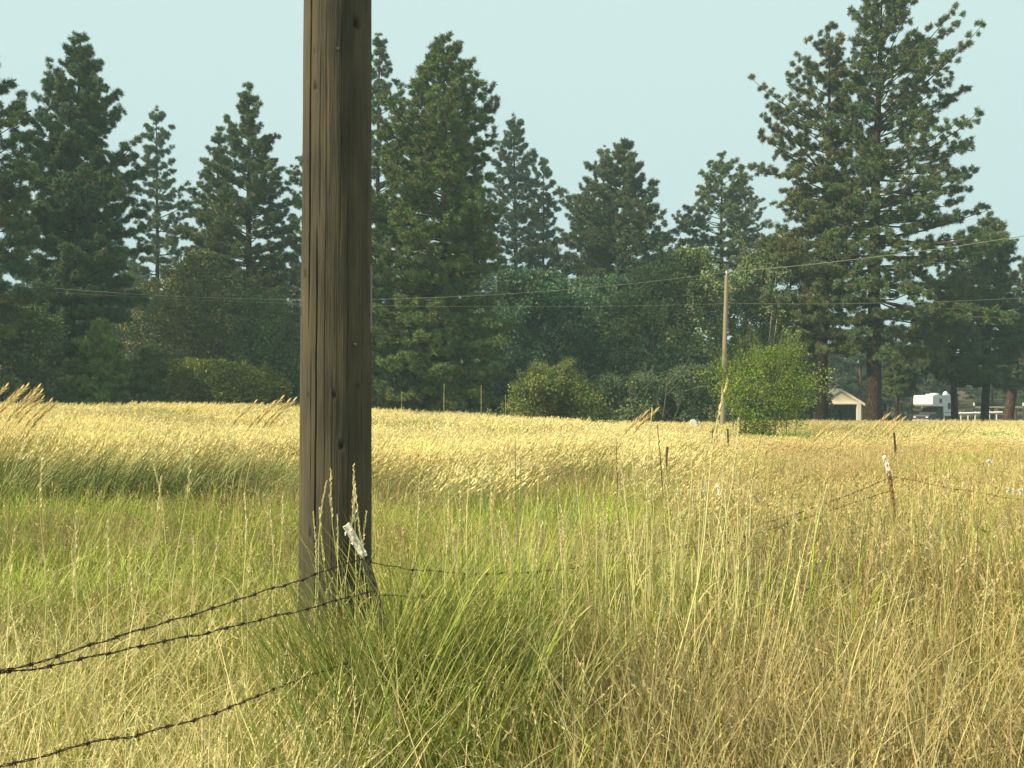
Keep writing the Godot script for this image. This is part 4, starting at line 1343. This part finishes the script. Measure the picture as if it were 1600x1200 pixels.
func far_pole() -> void:
	var d := 55.0
	var foot := P(1128, 690, d)
	var top := P(1135.5, 430, d)
	var t := thing("utility_pole", "slender pale wooden utility pole in the middle distance beside the vivid green bush", "utility pole", foot)
	var mb := MB.new()
	mb.smooth = true
	var up := top - foot
	mb.tube(PackedVector3Array([Vector3(0, -0.3, 0), up * 0.33, up * 0.66, up]), PackedFloat32Array([0.135, 0.128, 0.118, 0.105]), 12, L(0.30, 0.245, 0.17), true)
	obj("shaft", mb.mesh(), mats.bark, t)
	var br := MB.new()
	br.box(Vector3(0.08, -0.03, -0.04), Vector3(0.75, 0.03, 0.04), L(0.08, 0.07, 0.06), 0.008, Transform3D(Basis(), P(1133, 474, d) - foot))
	obj("bracket", br.mesh(), mats.wire, t)
	var ins := MB.new()
	ins.smooth = true
	ins.tube(PackedVector3Array([up, up + Vector3(0, 0.08, 0), up + Vector3(0, 0.12, 0), up + Vector3(0, 0.2, 0), up + Vector3(0, 0.24, 0)]), PackedFloat32Array([0.03, 0.03, 0.08, 0.08, 0.04]), 10, L(0.55, 0.55, 0.5), true)
	obj("insulator", ins.mesh(), mats.paint, t)
	var wire := mat(0.6, 0.4)
	var a := top + Vector3(0, 0.16, 0)
	var arm := P(1148, 474, d)
	for q in [["power line rising from the far pole to the right", a, P(1860, 322, 50.0), 0.35, 0.019], ["power line sagging left from the far pole behind the wooden pole", a, P(60, 448, 54.0), 1.05, 0.011],
			["lower cable running right from the far pole's bracket", arm, P(1860, 448, 51.0), 0.3, 0.008], ["lower cable running left from the far pole's bracket", arm, P(60, 455, 54.0), 0.45, 0.006]]:
		var st := MB.new()
		st.smooth = true
		var line := sagging(q[1], q[2], q[3], 30)
		var rad := PackedFloat32Array()
		rad.resize(line.size())
		rad.fill(q[4])
		st.tube(line, rad, 5, L(0.24, 0.25, 0.17))
		tag(obj("power_line", st.mesh(), wire), q[0], "power line")

# ---------------------------------------------------------------- shed, camper and yard

func shed() -> void:
	var d := 86.0
	var base := P(1313, 662, d)
	var t := thing("shed", "small cream open fronted shed with a white trimmed gable behind the pines", "shed", base)
	t.rotation.y = deg_to_rad(-6.0)
	var k := d / F
	var half := 33.0 * k
	var eave := 33.0 * k
	var apex := 54.0 * k
	var deep := 3.2
	var cream := L(0.80, 0.72, 0.52)
	var white := L(0.78, 0.74, 0.62)
	var paint := mat(0.7, 0.4)
	var mb := MB.new()
	mb.prism(PackedVector2Array([Vector2(-half + 0.1, eave), Vector2(half - 0.1, eave), Vector2(0, apex - 0.06)]), -0.12, 0.0, cream)
	obj("gable_wall", mb.mesh(), paint, t)
	for s in [-1.0, 1.0]:
		var slope := atan2(apex - eave, half)
		var len := sqrt(pow(half + 0.35, 2) + pow((apex - eave) * (half + 0.35) / half, 2))
		var xf := Transform3D(Basis(Vector3(0, 0, 1), -slope * s), Vector3(0, apex, 0))
		mb = MB.new()
		if s > 0: mb.box(Vector3(0.0, 0.0, -deep), Vector3(len, 0.06, 0.06), L(0.24, 0.24, 0.23), 0.01, xf)
		else: mb.box(Vector3(-len, 0.0, -deep), Vector3(0.0, 0.06, 0.06), L(0.24, 0.24, 0.23), 0.01, xf)
		obj("roof_slope", mb.mesh(), paint, t)
		mb = MB.new()
		if s > 0: mb.box(Vector3(0.02, -0.13, 0.063), Vector3(len, 0.07, 0.10), white, 0.008, xf)
		else: mb.box(Vector3(-len, -0.13, 0.063), Vector3(-0.02, 0.07, 0.10), white, 0.008, xf)
		obj("barge_board", mb.mesh(), paint, t)
		mb = MB.new()
		var px: float = s * (half - 0.26)
		mb.box(Vector3(px - 0.17, -0.2, -0.2), Vector3(px + 0.17, eave - 0.16, 0.09), white, 0.01)
		obj("corner_post", mb.mesh(), paint, t)
		mb = MB.new()
		mb.box(Vector3(s * (half - 0.14) - 0.05, -0.2, -deep + 0.3), Vector3(s * (half - 0.14) + 0.05, eave - 0.01, -0.21), cream, 0.01)
		obj("side_wall", mb.mesh(), paint, t)
	mb = MB.new()
	mb.box(Vector3(-half + 0.05, eave - 0.155, -0.2), Vector3(half - 0.05, eave - 0.005, 0.10), white, 0.01)
	obj("front_beam", mb.mesh(), paint, t)
	mb = MB.new()
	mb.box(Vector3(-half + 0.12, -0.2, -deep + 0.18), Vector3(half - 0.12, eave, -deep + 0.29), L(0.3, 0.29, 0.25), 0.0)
	obj("back_wall", mb.mesh(), paint, t)
	# a broad upright thing that stands inside, dark
	mb = MB.new()
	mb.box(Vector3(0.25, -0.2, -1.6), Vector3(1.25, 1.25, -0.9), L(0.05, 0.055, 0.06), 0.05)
	tag(obj("storage_box", mb.mesh(), paint), "dark box stored inside the open cream shed", "box")
	(get_child(get_child_count() - 1) as Node3D).transform = t.transform


func wheel(parent: Node3D, at: Vector3, r: float) -> void:
	var ty := MB.new()
	ty.smooth = true
	var w := 0.24
	ty.tube(PackedVector3Array([at + Vector3(0, 0, -w / 2), at + Vector3(0, 0, -w / 2 + 0.001), at + Vector3(0, 0, -w * 0.3), at + Vector3(0, 0, w * 0.3), at + Vector3(0, 0, w / 2 - 0.001), at + Vector3(0, 0, w / 2)]), PackedFloat32Array([r * 0.6, r * 0.92, r, r, r * 0.92, r * 0.6]), 20, L(0.03, 0.03, 0.03))
	var o := obj("wheel", ty.mesh(), mats.rubber, parent)
	var rim := MB.new()
	rim.smooth = true
	rim.tube(PackedVector3Array([at + Vector3(0, 0, -w * 0.4), at + Vector3(0, 0, w * 0.4)]), PackedFloat32Array([r * 0.6, r * 0.6]), 16, L(0.5, 0.5, 0.5), true)
	obj("rim", rim.mesh(), mats.paint, o)


func camper() -> void:
	mats.rubber = mat(0.8, 0.3)
	var d := 112.0
	var base := P(1463, 664, d)
	var t := thing("truck_camper", "white camper with a cab overhang on a dark pickup, parked by the trees", "camper", base)
	t.rotation.y = deg_to_rad(180.0 + 36.0)   # heads left and towards the camera
	# local axes: +x forward, z across
	var paint := mat(0.4, 0.5)
	var white := L(0.80, 0.79, 0.75)
	var dark := L(0.055, 0.06, 0.065)
	var w := 1.15
	var mb := MB.new()
	mb.prism(PackedVector2Array([Vector2(-2.2, 1.0), Vector2(0.35, 1.0), Vector2(0.4, 2.02), Vector2(2.35, 2.06), Vector2(2.52, 2.25), Vector2(2.46, 3.12), Vector2(2.3, 3.24), Vector2(-2.1, 3.28), Vector2(-2.2, 3.2)]), -w, w, white)
	obj("camper_shell", mb.mesh(), paint, t)
	for s in [-1.0, 1.0]:
		for q in [[-0.9, -0.35, 1.75, 2.4], [0.75, 1.25, 2.42, 2.85], [-1.9, -1.4, 1.7, 2.4]]:
			mb = MB.new()
			mb.box(Vector3(q[0], q[2], s * (w + 0.012) - 0.012), Vector3(q[1], q[3], s * (w + 0.012) + 0.012), L(0.03, 0.035, 0.04), 0.004)
			var o := obj("window", mb.mesh(), mats.glass, t)
			mb = MB.new()
			mb.box(Vector3(q[0] - 0.05, q[2] - 0.05, s * (w + 0.004) - 0.008), Vector3(q[1] + 0.05, q[2] - 0.002, s * (w + 0.004) + 0.014), L(0.5, 0.5, 0.5), 0.003)
			obj("frame", mb.mesh(), paint, o)
		mb = MB.new()
		mb.box(Vector3(-2.0, 1.32, s * (w + 0.006) - 0.006), Vector3(0.3, 1.42, s * (w + 0.006) + 0.006), L(0.25, 0.3, 0.34), 0.003)
		obj("side_stripe", mb.mesh(), paint, t)
		for x in [0.62, -2.0]:
			mb = MB.new()
			mb.smooth = true
			mb.tube(PackedVector3Array([Vector3(x, 0.55, s * 1.28), Vector3(x, 1.2, s * 1.28), Vector3(x, 1.21, s * 1.28), Vector3(x, 2.05, s * 1.28)]), PackedFloat32Array([0.07, 0.07, 0.1, 0.1]), 10, white, true)
			mb.tube(PackedVector3Array([Vector3(x, 1.9, s * 1.28), Vector3(x - 0.2, 1.9, s * 1.1)]), PackedFloat32Array([0.05, 0.05]), 8, white, true)
			obj("jack", mb.mesh(), paint, t)
	for q in [[1.3, 0.0, 0.5, 0.12], [-0.2, 0.3, 0.7, 0.22], [-1.3, -0.4, 0.5, 0.12]]:
		mb = MB.new()
		mb.box(Vector3(q[0] - q[2] / 2, 3.2, q[1] - 0.3), Vector3(q[0] + q[2] / 2, 3.26 + q[3], q[1] + 0.3), white, 0.03)
		obj("roof_vent", mb.mesh(), paint, t)
	var dome := SphereMesh.new()
	dome.radius = 0.26
	dome.height = 0.5
	dome.radial_segments = 20
	dome.rings = 10
	var dm := StandardMaterial3D.new()
	dm.albedo_color = Color(0.9, 0.9, 0.88)
	dm.roughness = 0.4
	var dn := obj("roof_dome", dome, dm, t)
	dn.position = Vector3(-0.6, 3.42, -0.75)
	# the pickup under it
	mb = MB.new()
	mb.prism(PackedVector2Array([Vector2(-2.4, 0.5), Vector2(2.9, 0.5), Vector2(2.95, 0.95), Vector2(2.85, 1.12), Vector2(1.75, 1.22), Vector2(1.1, 1.86), Vector2(0.35, 1.9), Vector2(0.3, 0.99), Vector2(-2.4, 0.99)]), -0.95, 0.95, dark)
	obj("truck_body", mb.mesh(), paint, t)
	mb = MB.new()
	mb.quad(Vector3(1.72, 1.26, -0.82), Vector3(1.14, 1.83, -0.75), Vector3(1.14, 1.83, 0.75), Vector3(1.72, 1.26, 0.82), L(0.05, 0.06, 0.065))
	obj("windscreen", mb.mesh(), mats.glass, t)
	for s in [-1.0, 1.0]:
		mb = MB.new()
		mb.box(Vector3(2.9, 0.78, s * 0.72 - 0.14), Vector3(2.965, 0.94, s * 0.72 + 0.14), L(0.7, 0.7, 0.68), 0.01)
		obj("headlight", mb.mesh(), paint, t)
		mb = MB.new()
		mb.prism(PackedVector2Array([Vector2(0.45, 1.25), Vector2(1.5, 1.25), Vector2(1.05, 1.78), Vector2(0.45, 1.8)]), s * 0.955 - 0.006, s * 0.955 + 0.006, L(0.03, 0.035, 0.04))
		obj("side_window", mb.mesh(), mats.glass, t)
	mb = MB.new()
	mb.box(Vector3(2.9, 0.42, -0.98), Vector3(3.05, 0.62, 0.98), L(0.45, 0.45, 0.45), 0.03)
	obj("bumper", mb.mesh(), paint, t)
	for x in [2.05, -1.45]:
		for s in [-1.0, 1.0]:
			wheel(t, Vector3(x, 0.38, s * 0.86), 0.4)


func yard() -> void:
	# white rail beside the camper
	var t := thing("rail_fence", "low white rail fence right of the camper", "fence", G(1490, 92))
	var white := L(0.72, 0.72, 0.68)
	var a := P(1488, 646.5, 92.0) - t.position
	var b := P(1566, 644.5, 92.0) - t.position
	var mb := MB.new()
	mb.smooth = true
	mb.tube(PackedVector3Array([a, b]), PackedFloat32Array([0.11, 0.11]), 8, white, true)
	obj("rail", mb.mesh(), mats.paint, t)
	for k in 7:
		var p := a.lerp(b, (k + 0.2) / 7.0)
		mb = MB.new()
		mb.smooth = true
		mb.tube(PackedVector3Array([Vector3(p.x, -0.3, p.z), p + Vector3(0, 0.16 if k % 2 else 0.05, 0)]), PackedFloat32Array([0.06, 0.06]), 8, white, true)
		obj("post", mb.mesh(), mats.paint, t)
	t = thing("pipe_fence", "thin grey pipe fence with white topped posts before the reddish trunk", "fence", G(1522, 97))
	a = P(1522, 636.5, 97.0) - t.position
	b = P(1680, 636.5, 97.0) - t.position
	mb = MB.new()
	mb.smooth = true
	mb.tube(PackedVector3Array([a, b]), PackedFloat32Array([0.06, 0.06]), 8, L(0.42, 0.38, 0.34), true)
	obj("rail", mb.mesh(), mats.paint, t)
	for k in 3:
		var p := a.lerp(b, k / 2.05)
		mb = MB.new()
		mb.smooth = true
		mb.tube(PackedVector3Array([Vector3(p.x, -0.4, p.z), p + Vector3(0, 0.14, 0)]), PackedFloat32Array([0.07, 0.07]), 8, L(0.08, 0.07, 0.06), true)
		var o := obj("post", mb.mesh(), mats.paint, t)
		mb = MB.new()
		mb.smooth = true
		mb.tube(PackedVector3Array([p + Vector3(0, 0.141, 0), p + Vector3(0, 0.44, 0)]), PackedFloat32Array([0.075, 0.07]), 8, L(0.78, 0.78, 0.75), true)
		obj("white_cap", mb.mesh(), mats.paint, o)
	# an old tyre standing on edge right of the tallest pine
	var at := P(1379, 636.5, 76.0)
	t = thing("old_tyre", "dark round tyre standing on a stake right of the tallest pine's trunk", "tyre", at)
	t.rotation.y = deg_to_rad(25)
	var ring := TorusMesh.new()
	ring.inner_radius = 0.19
	ring.outer_radius = 0.35
	ring.rings = 28
	ring.ring_segments = 12
	var black := StandardMaterial3D.new()
	black.albedo_color = Color(0.16, 0.16, 0.17)
	black.roughness = 0.85
	var o2 := obj("tyre_ring", ring, black, t)
	o2.rotation.x = PI / 2
	o2.scale.y = 1.3
	mb = MB.new()
	mb.smooth = true
	mb.tube(PackedVector3Array([Vector3(0, gh(at.x, at.z) - at.y - 0.2, -0.06), Vector3(0, 0.15, -0.06)]), PackedFloat32Array([0.05, 0.045]), 8, L(0.2, 0.16, 0.12), true)
	obj("stake", mb.mesh(), mats.bark, t)
	# the bright chip at the field's far edge
	at = P(1083, 653, 50.0)
	at.y = P(0, 661, 50.0).y
	mb = MB.new()
	var hull := PackedVector2Array([Vector2(-0.18, -0.35), Vector2(0.16, -0.35), Vector2(0.2, 0.12), Vector2(0.06, 0.24), Vector2(-0.14, 0.2), Vector2(-0.22, 0.02)])
	mb.prism(hull, -0.14, 0.14, L(0.76, 0.74, 0.66))
	mb.prism(PackedVector2Array([Vector2(0.26, -0.35), Vector2(0.44, -0.35), Vector2(0.46, 0.1), Vector2(0.3, 0.0)]), -0.1, 0.08, L(0.58, 0.56, 0.48))
	var rock := obj("white_rock", mb.mesh(), mats.bark)
	rock.position = at
	rock.scale = Vector3(0.72, 0.8, 0.72)
	tag(rock, "small bright white rock at the field's far edge left of the far pole", "rock")
	# bare trunks in the open wood at the right
	for q in [[1401, 98.0, 0.22, "thin dark bare trunk left of the camper"], [1412, 104.0, 0.1, "thinnest pale trunk behind the camper's left side"], [1585, 108.0, 0.2, "thin dark trunk right of the reddish trunk at the right edge"], [1345, 112.0, 0.3, "dim trunk between the shed roof and the tallest pine"]]:
		var foot := G(q[0], q[1])
		t = thing("tree_trunk", q[3], "tree", foot)
		mb = MB.new()
		mb.smooth = true
		var pts := PackedVector3Array()
		var rad := PackedFloat32Array()
		for i in 8:
			pts.push_back(Vector3(sin(i * 0.9 + q[0]) * 0.06, i * 1.3 - 0.2, cos(i * 1.1) * 0.05))
			rad.push_back(q[2] * (1.0 - i * 0.08))
		mb.tube(pts, rad, 9, L(0.12, 0.08, 0.06))
		obj("trunk", mb.mesh(), mats.bark, t)
		var where := []
		var tints := []
		mb = MB.new()
		mb.smooth = true
		for k in 24:
			var h := R(4.0, 9.2)
			var az := R(0, TAU)
			var out := Vector3(cos(az), R(-0.2, 0.3), sin(az))
			var len := R(1.2, 2.6)
			mb.tube(PackedVector3Array([Vector3(0, h, 0), Vector3(0, h, 0) + out * len]), PackedFloat32Array([0.04, 0.01]), 3, L(0.1, 0.07, 0.055))
			for j in 9:
				where.push_back(Transform3D(aim(out + Vector3.UP * 0.5, R(1.1, 1.6)), Vector3(0, h, 0) + out * len * R(0.4, 1.05) + Vector3(R(-0.4, 0.4), R(-0.2, 0.3), R(-0.4, 0.4))))
				tints.push_back(vary(L(0.055, 0.08, 0.038), 0.25))
		obj("limbs", mb.mesh(), mats.bark, t)
		multi("crown", mats.needles[0], mats.needle, where, tints, t).set_meta("kind", "stuff")
	# pale flowers at the right edge
	for q in [[1547, 722, 9.0, "round pale seed head on a weed near the right edge"], [1578, 767, 8.0, "left white flower head of the weed at the right edge"], [1597, 768, 8.0, "right white flower head of the weed at the right edge"]]:
		var head := P(q[0], q[1], q[2])
		t = thing("flowering_weed", q[3], "wildflower", G(q[0] + 4, q[2]))
		var h2 := head - t.position
		mb = MB.new()
		mb.smooth = true
		mb.tube(PackedVector3Array([Vector3.ZERO, h2 * 0.5 + Vector3(0.02, 0, 0), h2]), PackedFloat32Array([0.003, 0.0025, 0.002]), 5, L(0.4, 0.36, 0.16))
		obj("stem", mb.mesh(), mats.stalk, t)
		mb = MB.new()
		for k in 50:
			var dir := Vector3(R(-1, 1), R(-0.3, 0.8), R(-1, 1)).normalized()
			var side := dir.cross(Vector3(R(-1, 1), R(-1, 1), R(-1, 1))).normalized() * 0.004
			mb.quad(h2, h2 + dir * 0.02 + side, h2 + dir * 0.038, h2 + dir * 0.02 - side, L(0.72, 0.70, 0.58) * R(0.8, 1.1))
		obj("flower_head", mb.mesh(), mats.stalk, t)


func ground() -> void:
	var st := SurfaceTool.new()
	st.begin(Mesh.PRIMITIVE_TRIANGLES)
	var zs := PackedFloat32Array()
	var z := 20.0
	while z > -330.0:
		zs.push_back(z)
		z -= 0.6 if z > -20.0 else 1.8 if z > -80.0 else 5.0
	var nx := 150
	for zz in zs:
		for i in nx + 1:
			var s := (i * 2.0 / nx - 1.0)
			var x := s * absf(s) * 200.0 + s * 20.0
			var needles := ss(60.0, 74.0, -zz)
			var c := L(0.20, 0.155, 0.075).lerp(L(0.15, 0.115, 0.072), needles)
			c *= 1.0 + 0.35 * patch_noise.get_noise_2d(x * 2.0, zz * 2.0)
			st.set_color(c)
			st.set_uv(Vector2(x, zz) * 0.3)
			st.add_vertex(Vector3(x, gh(x, zz), zz))
	for j in zs.size() - 1:
		for i in nx:
			var a := j * (nx + 1) + i
			var b := a + nx + 1
			for k in [a, b, a + 1, a + 1, b, b + 1]:
				st.add_index(k)
	st.generate_normals()
	var m := mat(0.95, 0.2)
	m.albedo_texture = noise_texture(3, 0.02, Color(0.6, 0.58, 0.55), Color(1, 1, 1))
	var g := obj("ground", st.commit(), m)
	g.set_meta("kind", "structure")
	tag(g, "bare soil and needle covered slope beneath the grass and trees", "ground")


func _ready() -> void:
	# camera
	var cam := Camera3D.new()
	cam.name = "camera"
	cam.fov = rad_to_deg(2.0 * atan(600.0 / F))
	cam.near = 0.05
	cam.far = 1200.0
	cam.position = Vector3(0, EYE, 0)
	cam.rotation.x = pitch
	add_child(cam)
	cam.current = true
	# sky and air
	var sky := ProceduralSkyMaterial.new()
	sky.sky_top_color = Color(0.728, 0.815, 0.802)
	sky.sky_horizon_color = Color(0.675, 0.762, 0.768)
	sky.sky_curve = 0.25
	sky.ground_horizon_color = Color(0.66, 0.75, 0.735)
	sky.ground_bottom_color = Color(0.45, 0.42, 0.32)
	sky.sun_angle_max = 1.0
	var env := Environment.new()
	env.background_mode = Environment.BG_SKY
	env.sky = Sky.new()
	env.sky.sky_material = sky
	env.tonemap_mode = Environment.TONE_MAPPER_LINEAR
	env.tonemap_exposure = 1.38
	env.fog_enabled = true
	env.fog_density = HAZE
	env.fog_light_color = Color(0.80, 0.92, 0.93)
	env.sdfgi_enabled = true
	env.ssao_enabled = true
	env.ssil_enabled = true
	var we := WorldEnvironment.new()
	we.name = "world"
	we.environment = env
	add_child(we)
	# the sun, from the left and a little behind the camera
	var sun := DirectionalLight3D.new()
	sun.name = "sun"
	sun.light_energy = 1.6
	sun.light_color = Color(1.0, 0.94, 0.81)
	sun.light_angular_distance = 1.0
	sun.shadow_enabled = true
	add_child(sun)
	sun.look_at_from_position(Vector3(-0.93, 0.80, 0.37) * 50.0, Vector3.ZERO)

	rng.seed = 20240817
	bump_noise.seed = 4; bump_noise.frequency = 0.25
	patch_noise.seed = 11; patch_noise.frequency = 0.16; patch_noise.fractal_octaves = 3
	gap_noise.seed = 17; gap_noise.frequency = 0.02; gap_noise.fractal_octaves = 2
	mats.glass = mat(0.15, 0.5)
	ground()
	fence()
	trees()
	far_pole()
	shed()
	camper()
	near_pole()
	grass()
	stalks()
	yard()
